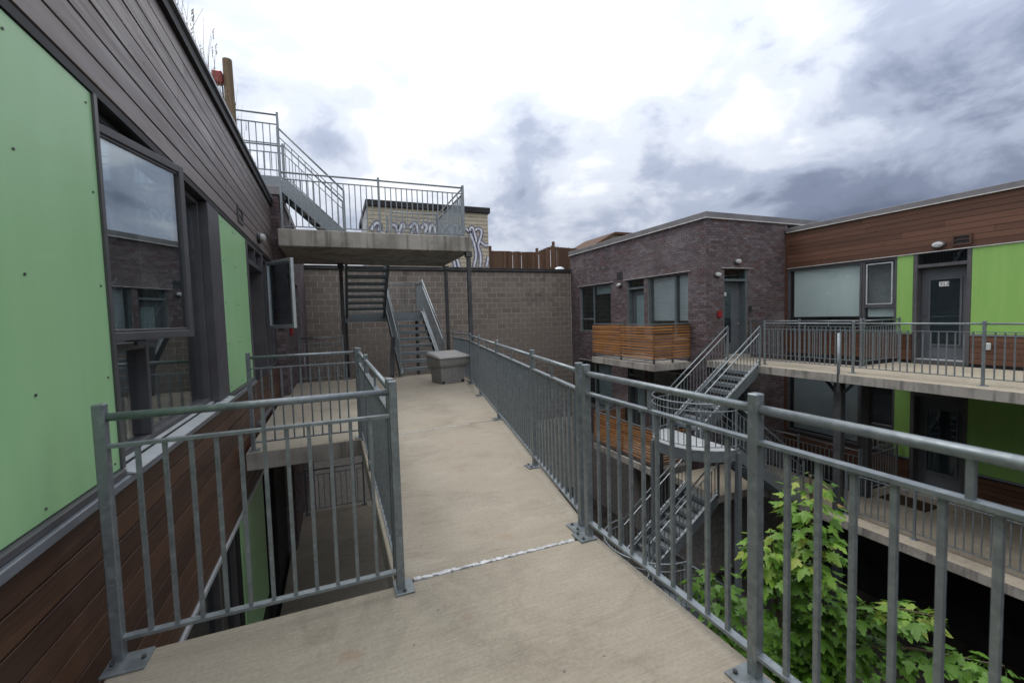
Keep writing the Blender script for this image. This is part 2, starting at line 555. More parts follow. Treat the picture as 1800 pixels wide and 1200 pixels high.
def frame_of(p0, p1):
    p0, p1 = Vector(p0), Vector(p1)
    d = (p1 - p0).normalized()
    u = Vector((0, 0, 1)) if abs(d.z) < 0.95 else Vector((0, 1, 0))
    s = d.cross(u).normalized()
    u = s.cross(d).normalized()
    M = Matrix((s, u, d)).transposed().to_4x4()     # local z runs along the bar, local y is up
    M.translation = p0
    return M, (p1 - p0).length


def bar(name, p0, p1, wd, ht, m, parent, bevel=0.0):
    """square bar between two points (shared mesh per size)"""
    M, L = frame_of(p0, p1)
    key = ('r', round(L, 3), wd, ht, m, bevel)
    if key not in CACHE:
        mb = MB().box(-wd / 2, wd / 2, -ht / 2, ht / 2, 0, L)
        me = bpy.data.meshes.new(name)
        me.from_pydata(mb.v, [], mb.f)
        me.materials.append(MATS[m])
        if bevel > 0:
            bm = bmesh.new()
            bm.from_mesh(me)
            bmesh.ops.bevel(bm, geom=list(bm.edges), offset=bevel, segments=1, affect='EDGES', clamp_overlap=True)
            bm.to_mesh(me)
            bm.free()
        CACHE[key] = me
    return link(bpy.data.objects.new(name, CACHE[key]), parent, M)


def pipe(name, p0, p1, r, m, parent, k=14):
    M, L = frame_of(p0, p1)
    key = ('p', round(L, 3), r, m, k)
    if key not in CACHE:
        mb = MB()
        for z in (0, L):
            for j in range(k):
                t = 2 * math.pi * j / k
                mb.v.append((math.cos(t) * r, math.sin(t) * r, z))
        for j in range(k):
            mb.f.append((j, (j + 1) % k, k + (j + 1) % k, k + j))
        mb.f.append(tuple(reversed(range(k))))
        mb.f.append(tuple(range(k, 2 * k)))
        me = bpy.data.meshes.new(name)
        me.from_pydata(mb.v, [], mb.f)
        me.materials.append(MATS[m])
        me.polygons.foreach_set('use_smooth', [True] * k + [False, False])
        CACHE[key] = me
    return link(bpy.data.objects.new(name, CACHE[key]), parent, M)


def lerp(a, b, t):
    return tuple(x + (y - x) * t for x, y in zip(a, b))


# ------------------------------------------------------------------ railing
def base_plate(P, parent, sx=0.12, sy=0.12, off=(0, 0)):
    x, y, z = P[0] + off[0], P[1] + off[1], P[2]
    pl = box('base_plate', x - sx / 2, x + sx / 2, y - sy / 2, y + sy / 2, z + 0.001, z + 0.011, 'galv', parent, 0.002)
    for s in (-1, 1):
        bx, by = (x + s * sx * 0.36, y) if sx >= sy else (x, y + s * sy * 0.36)
        if abs(off[0]) + abs(off[1]) > 0.02:
            bx, by = x + off[0] * 0.8, y + s * sy * 0.3
        pipe('bolt', (bx, by, z + 0.011), (bx, by, z + 0.022), 0.009, 'steel_dark', pl, 6)


def railing(t, A, B, h=1.07, post=0.042, posts=(0.0, 1.0), bal=0.1, bw=0.0165, plates=True, mid=0.93, low=0.10, rr=0.0175,
            stubs=True, plate_off=(0, 0), ptop=0.04, post_drop=0.0):
    """guard rail of posts, round top rail, flat mid and bottom rails and square balusters from A to B (deck points)"""
    A, B = Vector(A), Vector(B)
    L = (B - A).length
    up_ = Vector((0, 0, 1))
    for q in posts:
        P = A.lerp(B, q)
        bar('post', P - up_ * post_drop, P + up_ * (h + ptop), post, post, 'galv', t, 0.004)
        if plates:
            base_plate(P, t, off=plate_off)
    ps = sorted(posts)
    for a, b in zip(ps[:-1], ps[1:]):
        d = (B - A).normalized() * (post / 2)
        P, Q = A.lerp(B, a) + d, A.lerp(B, b) - d
        seg = (Q - P).length
        pipe('top_rail', P + up_ * (h - rr), Q + up_ * (h - rr), rr, 'galv', t)
        bar('mid_rail', P + up_ * mid, Q + up_ * mid, 0.036, 0.014, 'galv', t)
        bar('bottom_rail', P + up_ * low, Q + up_ * low, 0.036, 0.014, 'galv', t)
        nb = max(1, int(round((seg + post) / bal)) - 1)
        for i in range(nb):
            R = P.lerp(Q, (i + 1) / (nb + 1))
            bar('baluster', R + up_ * (low + 0.007), R + up_ * (mid - 0.007), bw, bw, 'galv', t)
        if stubs:
            R = P.lerp(Q, (nb // 2 + (1 if nb % 2 else 0.5)) / (nb + 1))
            bar('stub', R + up_ * (mid + 0.007), R + up_ * (h - 2 * rr + 0.004), bw, bw, 'galv', t)


def slope_rail(t, A, B, h=0.95, low=0.10, mid=0.78, bal=0.11, rr=0.018, bw=0.014, post=0.04):
    """railing along a stair: A, B are nosing-line points"""
    A, B = Vector(A), Vector(B)
    up_ = Vector((0, 0, 1))
    pipe('handrail', A + up_ * h, B + up_ * h, rr, 'galv', t, 10)
    bar('mid_rail', A + up_ * mid, B + up_ * mid, 0.03, 0.014, 'galv', t)
    bar('bottom_rail', A + up_ * low, B + up_ * low, 0.03, 0.014, 'galv', t)
    n = int(Vector((B.x - A.x, B.y - A.y)).length / bal)
    for i in range(n + 1):
        P = A.lerp(B, i / n)
        if i in (0, n):
            bar('post', P - up_ * 0.1, P + up_ * h, post, post, 'galv', t)
        else:
            bar('baluster', P + up_ * low, P + up_ * mid, bw, bw, 'galv', t)


def flight(t, A, B, width_vec, n, sides=(0, 1), m='galv', rails=True, string_h=0.22, tread_t=0.04):
    """straight stair flight. A: bottom nosing line start, B: top landing edge (one side), width_vec: to the other side, n risers"""
    A, B, Wv = Vector(A), Vector(B), Vector(width_vec)
    run = Vector((B.x - A.x, B.y - A.y, 0)) / n
    rise = (B.z - A.z) / n
    rd = run.normalized()
    for i in range(1, n):
        P = A + run * (i - 0.12) + Vector((0, 0, rise * i))
        a = P + run * 0.5 + Wv * 0.02
        b = a + Wv * 0.96
        c = (a + b) / 2
        # tread: nosing bar plus plate with turned-down front
        mb = MB()
        dpt = run.length * 1.06
        mb.bar(a - Vector((0, 0, tread_t / 2)), b - Vector((0, 0, tread_t / 2)), dpt, tread_t)
        mb.bar(a - rd * (dpt / 2 - 0.008) - Vector((0, 0, tread_t + 0.02)), b - rd * (dpt / 2 - 0.008) - Vector((0, 0, tread_t + 0.02)), 0.012, 0.05)
        mb.build('tread', m, t)
    for s in sides:
        o = Wv * s
        mb = MB()
        p, q = A + o + Vector((0, 0, -0.02)), B + o + Vector((0, 0, -0.02 - rise * 0.3))
        mb.bar(p, q, 0.014, string_h)
        dn = Vector((0, 0, string_h / 2))
        fl = Wv.normalized() * (0.03 if s == 0 else -0.03)
        mb.bar(p + dn * 0.97 + fl, q + dn * 0.97 + fl, 0.06, 0.012)
        mb.bar(p - dn * 0.97 + fl, q - dn * 0.97 + fl, 0.06, 0.012)
        mb.build('stringer', m, t)
        if rails:
            slope_rail(t, A + o + Vector((0, 0, 0.05)), B + o + Vector((0, 0, 0.05)))


# ------------------------------------------------------------------ walls helpers
def planks(parent, face, out, a0, a1, z0, z1, ch, m, seed, gap=0.008, th=0.02, axis='y', lmin=2.6, lmax=4.2):
    """horizontal boards on the plane x=face (axis y) facing direction out (+1/-1), each board one object"""
    R = random.Random(seed)
    n = int(round((z1 - z0) / ch))
    ch = (z1 - z0) / n
    for i in range(n):
        zb, zt = z0 + i * ch + gap / 2, z0 + (i + 1) * ch - gap / 2
        p = a0 - R.uniform(0, 2.5)
        while p < a1:
            q = p + R.uniform(lmin, lmax)
            s, e = max(p, a0), min(q, a1)
            if e - s > 0.05:
                d = R.uniform(0, 0.003)
                if axis == 'y':
                    box('plank', face + out * d, face + out * (th + d), s + 0.001, e - 0.001, zb, zt, m, parent, 0.002)
                else:
                    box('plank', s + 0.001, e - 0.001, face + out * d, face + out * (th + d), zb, zt, m, parent, 0.002)
            p = q


def screws(panel, face, out, ys, zs):
    for y in ys:
        for z in zs:
            pipe('screw', (face, y, z), (face + out * 0.004, y, z), 0.0055, 'steel_dark', panel, 8)


def bricks_x(name, parent, face, out, y0, y1, z0, z1, holes=(), L=0.2, H=0.067, g=0.010, dep=0.012, seed=1):
    """running-bond brickwork on plane x=face; joined geometry"""
    R = random.Random(seed)
    mb = MB()
    n = int((z1 - z0) / (H + g))
    Hs = (z1 - z0) / n
    for i in range(n):
        z = z0 + i * Hs
        p = y0 - (L + g) * (0.5 if i % 2 else 0.0)
        while p < y1:
            s, e = max(p, y0), min(p + L, y1)
            p += L + g
            segs = [(s, e)]
            for (h0, h1, k0, k1) in holes:
                if z + Hs * 0.5 > k0 and z + Hs * 0.5 < k1:
                    ns = []
                    for (a, b) in segs:
                        if b <= h0 or a >= h1:
                            ns.append((a, b))
                        else:
                            if a < h0: ns.append((a, h0))
                            if b > h1: ns.append((h1, b))
                    segs = ns
            for (a, b) in segs:
                if b - a > 0.02:
                    d = dep + R.uniform(-0.002, 0.003)
                    mb.box(min(face, face + out * d), max(face, face + out * d), a, b, z + g / 2, z + Hs - g / 2, skip=('w',) if out > 0 else ('e',))
    o = mb.build(name, 'brick', parent)
    o['kind'] = 'stuff'
    return o


def bricks_y(name, parent, face, out, x0, x1, z0, z1, holes=(), L=0.2, H=0.067, g=0.010, dep=0.012, seed=1):
    R = random.Random(seed)
    mb = MB()
    n = int((z1 - z0) / (H + g))
    Hs = (z1 - z0) / n
    for i in range(n):
        z = z0 + i * Hs
        p = x0 - (L + g) * (0.5 if i % 2 else 0.0)
        while p < x1:
            s, e = max(p, x0), min(p + L, x1)
            p += L + g
            segs = [(s, e)]
            for (h0, h1, k0, k1) in holes:
                if k0 < z + Hs * 0.5 < k1:
                    ns = []
                    for (a, b) in segs:
                        if b <= h0 or a >= h1:
                            ns.append((a, b))
                        else:
                            if a < h0: ns.append((a, h0))
                            if b > h1: ns.append((h1, b))
                    segs = ns
            for (a, b) in segs:
                if b - a > 0.02:
                    d = dep + R.uniform(-0.002, 0.003)
                    mb.box(a, b, min(face, face + out * d), max(face, face + out * d), z + g / 2, z + Hs - g / 2, skip=('s',) if out > 0 else ('n',))
    o = mb.build(name, 'brick', parent)
    o['kind'] = 'stuff'
    return o


def wall_with_holes(parent, name, x0, x1, y0, y1, z0, z1, holes, m):
    """solid wall running along y with rectangular openings (y0,y1,z0,z1), joined into one part"""
    mb = MB()
    ys = sorted(set([y0, y1] + [v for h in holes for v in h[:2]]))
    for a, b in zip(ys[:-1], ys[1:]):
        if b - a < 1e-4:
            continue
        hz = sorted([(h[2], h[3]) for h in holes if h[0] <= a + 1e-4 and h[1] >= b - 1e-4])
        z = z0
        for h in hz:
            if h[0] > z + 1e-4:
                mb.box(x0, x1, a, b, z, h[0])
            z = h[1]
        if z1 > z + 1e-4:
            mb.box(x0, x1, a, b, z, z1)
    return mb.build(name, m, parent)


def window(parent, X, out, y0, y1, z0, z1, label=None, fm='frame', glass='glass', fw_=0.06, dep=0.10, blind=None, mull=(), trans=(), recess=0.05):
    """window in a wall on plane x=X looking towards out: frame, panes, optional blinds"""
    wd = box('window', X - out * 0.30, X - out * 0.32, y0, y1, z0, z1, 'room', parent)
    if label:
        wd['label'] = label
    xf0, xf1 = X - out * (recess + dep), X - out * recess
    box('frame', xf0, xf1, y0, y0 + fw_, z0, z1, fm, wd, 0.004)
    box('frame', xf0, xf1, y1 - fw_, y1, z0, z1, fm, wd, 0.004)
    box('frame', xf0, xf1, y0 + fw_ + 0.001, y1 - fw_ - 0.001, z1 - fw_, z1 - 0.001, fm, wd, 0.004)
    box('frame', xf0, xf1, y0 + fw_ + 0.001, y1 - fw_ - 0.001, z0 + 0.001, z0 + fw_, fm, wd, 0.004)
    for mY in mull:
        box('mullion', xf0, xf1 + out * 0.004, mY - fw_ / 2, mY + fw_ / 2, z0 + fw_ + 0.001, z1 - fw_ - 0.001, fm, wd, 0.004)
    for (ta, tb, tz) in trans:
        box('transom', xf0, xf1 + out * 0.002, ta, tb, tz - fw_ / 2, tz + fw_ / 2, fm, wd, 0.004)
    xg = X - out * (recess + dep * 0.5)
    cuts = [y0 + fw_] + sorted(mull) + [y1 - fw_]
    for a, b in zip(cuts[:-1], cuts[1:]):
        box('pane', xg - 0.004, xg + 0.004, a + 0.002, b - 0.002, z0 + fw_ + 0.002, z1 - fw_ - 0.002, glass, wd)
    if blind:
        for (a, b, c, d, bm_) in blind:
            if bm_ == 'slats':
                n = int((d - c) / 0.045)
                mb = MB()
                xb = X - out * (recess + dep + 0.05)
                for i in range(n):
                    zc_ = c + (i + 0.5) * (d - c) / n
                    mb.bar((xb, a, zc_), (xb, b, zc_), 0.006, 0.042, upv=(out * 0.5, 0, 1))
                mb.build('blind', 'blind_slat', wd)
            else:
                box('blind', X - out * (recess + dep + 0.03), X - out * (recess + dep + 0.035), a, b, c, d, bm_, wd)
    return wd


def wall_light(label, P, nrm, group=None):
    """bulkhead light: dark oval base, white ribbed dome"""
    t = thing('wall_light', label, 'light', P, group)
    n = Vector(nrm)
    s = Vector((0, 0, 1)).cross(n).normalized()
    u = Vector((0, 0, 1))
    for nm, a, b, d0, d1, m, k in (('base', 0.135, 0.09, 0.0, 0.06, 'steel_dark', 1.0), ('dome', 0.105, 0.064, 0.05, 0.11, 'white_plastic', 0.55)):
        mb = MB()
        N = 20
        rings = [(1.0, d0), (1.0, d0 + (d1 - d0) * 0.45), (0.85, d0 + (d1 - d0) * 0.8), (0.45, d1)]
        for (rs, dd) in rings:
            for i in range(N):
                an = 2 * math.pi * i / N
                rib = 1.0 + (0.05 if (nm == 'dome' and i % 4 == 0) else 0)
                mb.v.append(tuple(Vector(P) + s * (math.cos(an) * a * rs * rib) + u * (math.sin(an) * b * rs * rib) + n * dd))
        for q in range(len(rings) - 1):
            for i in range(N):
                mb.f.append((q * N + i, q * N + (i + 1) % N, (q + 1) * N + (i + 1) % N, (q + 1) * N + i))
        mb.f.append(tuple((len(rings) - 1) * N + i for i in range(N)))
        mb.f.append(tuple(reversed(range(N))))
        mb.build(nm, m, t, True)
    return t


def text_marks(t, chars, origin, right, upv, h, m, depth=0.003):
    """block numerals from strokes, lying on a plate"""
    G = {'3': [((0, 1), (.6, 1)), ((.6, 1), (.6, 0)), ((.1, .5), (.6, .5)), ((0, 0), (.6, 0))],
         '1': [((.3, 1), (.3, 0)), ((.1, .8), (.3, 1)), ((.05, 0), (.55, 0))],
         '4': [((.05, 1), (.05, .45)), ((.05, .45), (.62, .45)), ((.48, 1), (.48, 0))]}
    right, upv, origin = Vector(right), Vector(upv), Vector(origin)
    nn = right.cross(upv)
    x = 0
    for c in chars:
        mb = MB()
        for (a, b) in G[c]:
            p = origin + right * ((x + a[0]) * h) + upv * (a[1] * h)
            q = origin + right * ((x + b[0]) * h) + upv * (b[1] * h)
            e = (q - p).normalized() * (0.07 * h)
            mb.bar(p - e, q + e, 0.17 * h if abs(nn.dot(Vector((0, 0, 1)))) < 0.5 else depth, depth, upv=nn)
        mb.build('numeral', m, t)
        x += 0.95


# ================================================================== GROUND AND DECKS
g = MB().box(-400, 400, -400, 600, -6.6, -6.5).build('ground', 'ground')
tag(g, 'soil and paving at the bottom of the courtyard, darkened to deepen its shade', None, kind='structure')

F2 = -3.15
edge = lambda y: 1.50 + (y - 2.36) * 0.189
near_pts = [(-0.93, -12), (1.50, -12), (1.50, 2.335), (-0.93, 2.335)]
far_pts = [(0.235, 2.36), (1.50, 2.36), (edge(9.2), 9.2), (3.02, 11.45), (-0.88, 11.45), (-0.88, 9.6), (-0.97, 9.6), (-0.97, 5.50), (0.235, 5.50)]


def deck(name, pts, z, th, label, top='deck'):
    mb = MB().poly(pts, z - th, z)
    o = mb.build(name, 'slab', None, bevel=0.006)
    o.data.materials.append(MATS[top])
    for p in o.data.polygons:
        if p.normal.z > 0.7:
            p.material_index = 1
    tag(o, label, None, kind='structure')
    return o


deck('walkway', near_pts, 0, 0.2, 'near concrete walkway slab in the foreground, left of the near railing')
deck('walkway', far_pts, 0, 0.2, 'concrete walkway slab running from the sealed joint to the back stair')
deck('walkway', [(-1.0, -12), (1.5, -12), (1.5, 2.3), (0.25, 2.3), (0.25, 5.5), (2.1, 5.5), (2.7, 9.2), (3.0, 11.45), (-0.9, 11.45), (-0.9, 9.6), (-1.0, 9.6)], F2, 0.2,
     'concrete walkway one floor below, seen through the floor opening')
# sealed joints
R = random.Random(5)
for nm, xa, xb, yy, wdt, n, lab in (('joint_sealant', 0.34, 1.34, 2.352, 0.026, 60, 'thick white sealant in the wide walkway joint by the double post'),
                                   ('joint_sealant', 0.66, 1.62, 5.505, 0.014, 26, 'thin white sealant line across the walkway further back')):
    mb = MB()
    for i in range(n):
        x0 = xa + (xb - xa) * i / n
        x1 = xa + (xb - xa) * (i + 1) / n
        sk = (x0 - xa) * (0.09 if n < 40 else -0.01)
        ww = wdt * R.uniform(0.45, 1.15)
        sk += R.uniform(-0.004, 0.004)
        mb.box(x0, x1 + 0.002, yy + sk - ww / 2, yy + sk + ww / 2, -0.01, 0.003 + R.uniform(0, 0.002))
    tag(mb.build(nm, 'caulk'), lab, 'sealant')
mb = MB()
for i in range(18):
    x0 = 1.62 + i * 0.026
    mb.box(x0, x0 + 0.027, 5.592 + i * 0.001 + R.uniform(-.003, .003), 5.600 + i * 0.001 + R.uniform(0, .004), -0.01, 0.0015)
tag(mb.build('joint_crack', 'wall_dark'), 'dark open crack continuing the thin sealant line to the railing', 'crack')

# right decks (upper and lower)
for z, nm in ((0, 'upper'), (F2, 'lower')):
    pts = [(9.98, -12.0), (13.2, -12.0), (13.2, 6.50), (11.72, 6.50), (11.72, 9.50), (9.98, 9.50)]
    if z < 0:
        pts = [(9.98, -12.0), (13.2, -12.0), (13.2, 6.50), (11.72, 6.50), (11.72, 9.50), (8.6, 9.50), (8.6, 7.85), (9.98, 7.85)]
    deck('walkway', pts, z, 0.19, 'concrete access balcony of the right wing, %s floor' % nm)

# ================================================================== LEFT BUILDING
W = -1.05
LB = thing('apartment_building', 'long brown-boarded building with pale green panels and open casement windows, at left', 'building', (-3, 3, -6.5))
YE = 9.66
holesL = [(2.80, 5.30, 0.70, 2.58), (6.80, 8.24, 0.0, 2.58), (8.28, 9.62, 0.62, 2.58), (2.80, 5.30, -2.45, -0.68), (7.0, 8.24, -3.15, -0.68)]
wall_with_holes(LB, 'wall', -1.50, W - 0.012, -3.0, YE, -6.5, 3.72, holesL, 'wall_dark')
MB().box(-5.0, W - 0.012, -12.0, -3.005, -6.5, 3.8).build('added_rear_wall', 'mortar', LB)  # unseen wall added behind the camera to keep light out of the courtyard
MB().box(-5.0, 18, -15.0, -12.01, -6.5, 3.9).build('added_rear_wing', 'mortar', LB)  # invented closing wing, out of view, darkens the lower courtyard
MB().box(-5.0, -1.75, -3.0, YE, -6.5, 3.6).build('core', 'room', LB)
MB().box(-5.0, W - 0.012, -3.0, YE, 3.74, 3.78).build('roof', 'roofing', LB)
planks(LB, W - 0.01, 1, -3.0, YE, 2.625, 3.70, 0.1345, 'plank_left', 3, gap=0.012, th=0.024)
planks(LB, W - 0.01, 1, -3.0, YE, -0.64, 0.615, 0.1255, 'plank_low', 4)
# coping: dark fascia with pale drip edge
MB().box(W - 0.06, W + 0.05, -3.0, YE + 0.02, 3.70, 3.80).build('fascia', 'coping_black', LB)
MB().box(-1.6, W + 0.075, -3.0, YE + 0.03, 3.803, 3.835).build('coping', 'flash', LB)
MB().box(W - 0.01, W + 0.012, -3.0, YE, 2.575, 2.620).build('head_trim', 'coping_black', LB)
# base trims and sills
MB().box(W - 0.02, W + 0.045, -3.0, 6.78, 0.622, 0.665).build('trim', 'flash', LB, bevel=0.004)
MB().box(W - 0.02, W + 0.028, -3.0, 2.795, 0.667, 0.70).build('trim', 'frame', LB, bevel=0.004)
MB().box(W - 0.02, W + 0.028, 5.305, 6.78, 0.667, 0.70).build('trim', 'frame', LB, bevel=0.004)
sill = MB()
sill.v = [(W - 0.14, 2.80, 0.735), (W + 0.06, 2.80, 0.672), (W + 0.06, 5.30, 0.672), (W - 0.14, 5.30, 0.735), (W - 0.14, 2.80, 0.67), (W + 0.06, 2.80, 0.668), (W + 0.06, 5.30, 0.668), (W - 0.14, 5.30, 0.67)]
sill.f = [(0, 1, 2, 3), (7, 6, 5, 4), (1, 0, 4, 5), (2, 1, 5, 6), (3, 2, 6, 7), (0, 3, 7, 4)]
sill.build('sill', 'alu', LB)
MB().box(W - 0.02, W + 0.03, -3.0, YE, -0.68, -0.645).build('trim', 'alu', LB)
for z in (0.018, -0.05):
    MB().box(W + 0.012, W + (0.085 if z > 0 else 0.11), -3.0, 2.15, z - 0.012, z + 0.02).build('flashing', 'flash', LB, bevel=0.004)
# green panels
for y0, y1, z0, z1, cols, rows in ((-3.0, 0.30, 0.705, 2.57, (), ()), (0.31, 2.79, 0.705, 2.57, (0.42, 1.30, 2.17, 2.735), (0.745, 1.18, 1.63, 2.08, 2.50)),
                                   (5.31, 6.78, 0.705, 2.57, (5.42, 5.98, 6.06, 6.70), (0.76, 1.22, 1.66, 2.10, 2.50)),
                                   (5.42, 6.98, -2.45, -0.69, (5.6, 6.2, 6.85), (-2.3, -1.6, -0.9))):
    p = box('panel', W - 0.01, W + 0.004, y0, y1, z0, z1, 'green', LB, 0.002)
    screws(p, W + 0.004, 1, cols, rows)
# window unit by the camera
w1 = window(LB, W, 1, 2.80, 4.86, 0.70, 2.575, 'tall fixed window with reflections of the stair', mull=(3.42,), trans=((2.845, 3.395, 1.315),), recess=0.055, glass='glass', fw_=0.045)
MB().box(W - 0.16, W + 0.012, 4.862, 5.30, 0.70, 2.575).build('wide_jamb', 'frame', w1, bevel=0.004)
MB().box(W - 0.02, W + 0.015, 2.792, 2.825, 0.70, 2.575).build('jamb_cover', 'frame', w1)
# soft curtain inside, folded
mb = MB()
n = 60
for i in range(n + 1):
    y = 2.9 + i * 0.0095
    x = -1.36 + 0.03 * math.sin(i * 0.9) + 0.012 * math.sin(i * 2.3)
    mb.v += [(x, y, 0.80), (x, y, 2.5)]
for i in range(n):
    mb.f.append((2 * i, 2 * i + 2, 2 * i + 3, 2 * i + 1))
mb.build('curtain', 'curtain', w1, True)


def casement(parent, hinge, ang, wdt, z0, z1, fm, label):
    """open sash swung about its hinge; ang measured from +Y towards +X"""
    d = Vector((math.sin(ang), math.cos(ang), 0))
    H = Vector((hinge[0], hinge[1], 0))
    sash = MB()
    f_ = 0.046
    th = 0.05
    for a, b in ((0, f_), (wdt - f_, wdt)):
        sash.bar(H + d * ((a + b) / 2) + Vector((0, 0, z0)), H + d * ((a + b) / 2) + Vector((0, 0, z1)), f_, th, upv=d.cross(Vector((0, 0, 1))))
    for zz in (z0 + f_ / 2, z1 - f_ / 2):
        sash.bar(H + d * (f_ + 0.001) + Vector((0, 0, zz)), H + d * (wdt - f_ - 0.001) + Vector((0, 0, zz)), th, f_)
    # inner glazing bead
    for zz in (z0 + f_ + 0.009, z1 - f_ - 0.009):
        sash.bar(H + d * (f_ + 0.002) + Vector((0, 0, zz)), H + d * (wdt - f_ - 0.002) + Vector((0, 0, zz)), th * 0.6, 0.016)
    o = sash.build('casement', fm, parent, bevel=0.003)
    o['label'] = label
    gl = MB()
    gl.bar(H + d * (f_ * 0.8) + Vector((0, 0, (z0 + z1) / 2)), H + d * (wdt - f_ * 0.8) + Vector((0, 0, (z0 + z1) / 2)), 0.01, z1 - z0 - 1.6 * f_)
    gl.build('pane', 'glass_sash', o)
    hd = MB().bar(H + d * (wdt * 0.35) + Vector((0, 0, z0 - 0.02)), H + d * (wdt * 0.55) + Vector((0, 0, z0 - 0.02)), 0.02, 0.02)
    hd.build('stay', 'steel_dark', o)
    return o


casement(LB, (W - 0.06, 2.80), rad(16), 0.77, 1.352, 2.47, 'frame', 'dark framed casement sash swung open over the railing')
# door bay
dr = box('door', -1.36, -1.31, 6.92, 8.12, 0.06, 2.26, 'door', LB, 0.004)
dr['label'] = 'dark grey recessed door under a transom light'
box('glazing', -1.308, -1.30, 7.12, 7.92, 0.5, 2.1, 'glass_dark', dr)
pipe('handle', (-1.30, 7.02, 1.0), (-1.24, 7.02, 1.0), 0.012, 'chrome', dr)
for a, b in ((6.785, 6.90), (8.14, 8.275)):
    MB().box(-1.40, W + 0.012, a, b, 0.0, 2.575).build('door_jamb', 'frame', LB, bevel=0.004)
MB().box(-1.40, W + 0.01, 6.902, 8.138, 2.262, 2.33).build('door_head', 'frame', LB, bevel=0.004)
MB().box(-1.40, W + 0.01, 6.902, 8.138, 2.53, 2.575).build('door_head', 'frame', LB, bevel=0.004)
MB().box(-1.20, W + 0.005, 7.50, 7.56, 2.332, 2.528).build('transom_bar', 'frame', LB)
MB().box(-1.12, -1.11, 6.90, 8.14, 2.33, 2.53).build('transom_pane', 'glass_dark', LB)
MB().box(-1.40, W + 0.03, 6.902, 8.138, 0.002, 0.058).build('threshold', 'flash', LB)
# far window with the pale open sash
w2 = window(LB, W, 1, 8.28, 9.62, 0.62, 2.575, 'narrow window beside the recessed door', mull=(9.0,), recess=0.02, glass='glass_dark')
casement(LB, (W + 0.04, 8.46), rad(146), 0.78, 1.345, 2.47, 'alu', 'pale metal casement sash standing open beside the door')
# lower floor openings
window(LB, W, 1, 2.80, 5.30, -2.45, -0.68, 'lower floor window seen down the opening', mull=(3.5, 4.6), recess=0.03, glass='glass_dark')
box('door', -1.36, -1.31, 7.0, 8.24, -3.14, -0.70, 'door', LB)
# vent
vt = MB()
vt.box(W + 0.012, W + 0.03, 6.27, 6.30, 2.70, 2.90).box(W + 0.012, W + 0.03, 6.58, 6.61, 2.70, 2.90).box(W + 0.012, W + 0.03, 6.301, 6.579, 2.70, 2.73).box(W + 0.012, W + 0.03, 6.301, 6.579, 2.87, 2.90).box(W + 0.012, W + 0.026, 6.301, 6.579, 2.793, 2.807)
v = vt.build('vent', 'frame', LB)
MB().box(W + 0.011, W + 0.014, 6.301, 6.579, 2.731, 2.869).build('vent_opening', 'sign_black', v)
wall_light('round ribbed wall light under the brown boards of the near building', (W + 0.012, 7.85, 2.77), (1, 0, 0))
wl = None

# brick end of the left building
LK = thing('apartment_building', 'dark brick end of the near building behind the open pale sash', 'building', (-3, 13, -6.5))
BX = -0.90
PT = 3.92
wall_with_holes(LK, 'wall', -4.5, BX - 0.004, YE + 0.012, 17.2, -6.5, PT, [(12.6, 13.6, -0.1, 2.45)], 'mortar')
bricks_x('brickwork', LK, BX - 0.004, 1, YE, 17.2, -3.4, PT, [(12.6, 13.6, -0.1, 2.45)], seed=2)
bricks_y('brickwork', LK, YE + 0.012, -1, -1.05 - 0.35, BX + 0.006, -0.3, PT, seed=3)
MB().box(-4.6, BX + 0.05, YE - 0.05, 17.25, PT, PT + 0.16).build('coping', 'coping', LK, bevel=0.005)
MB().box(-1.35, -1.2, 12.6, 13.6, -0.1, 2.45).build('door', 'wall_dark', LK)
sb = box('alarm_strobe', BX + 0.012, BX + 0.07, 10.55, 10.67, 1.16, 1.34, 'red', None, 0.01)
tag(sb, 'small red alarm strobe on the dark brick below the open pale sash', 'alarm')

# roof post with alarm and grasses
wp = MB().tube([(-1.5, 9.13, 3.7), (-1.5, 9.13, 4.6), (-1.51, 9.13, 6.06)], 0.075, 9, radii=[0.085, 0.082, 0.075]).build('wooden_post', 'post_wood')
tag(wp, 'weathered wooden post rising above the roof edge', 'post')
ab = thing('alarm_box', 'red alarm box mounted on the side of the rooftop wooden post', 'alarm', (-1.66, 9.10, 5.55))
MB().box(-1.74, -1.585, 9.02, 9.17, 5.60, 5.82).build('housing', 'red', ab, bevel=0.025)
MB().tube([(-1.60, 9.10, 5.60), (-1.59, 9.10, 5.2), (-1.60, 9.10, 3.8)], 0.012, 6).build('conduit', 'steel_dark', ab)
mb = MB()
R = random.Random(8)
for i in range(120):
    y = R.choice((R.gauss(4.4, 0.5), R.gauss(6.3, 0.55), R.uniform(3.6, 8.6)))
    x = R.uniform(-1.16, -1.04)
    h = R.uniform(0.15, 0.62) * (1.0 if y < 7.4 else 0.7)
    a = R.uniform(0, 6.28)
    l = R.uniform(0.02, 0.16)
    p = Vector((x, y, 3.83))
    pts = [p, p + Vector((math.cos(a) * l * 0.3, math.sin(a) * l * 0.3, h * 0.55)), p + Vector((math.cos(a) * l, math.sin(a) * l, h))]
    mb.tube(pts, 0.003, 3, radii=[0.0028, 0.002, 0.001])
    if R.random() < 0.5:
        q = pts[2]
        for k in range(4):
            mb.bar(q - Vector((0, 0, 0.03 * k)), q - Vector((0, 0, 0.03 * k)) + Vector((R.uniform(-.02, .02), R.uniform(-.02, .02), 0.025)), 0.006, 0.004)
tag(mb.build('roof_grass', 'grass'), 'dry grasses growing along the green roof edge', 'grass', kind='stuff')

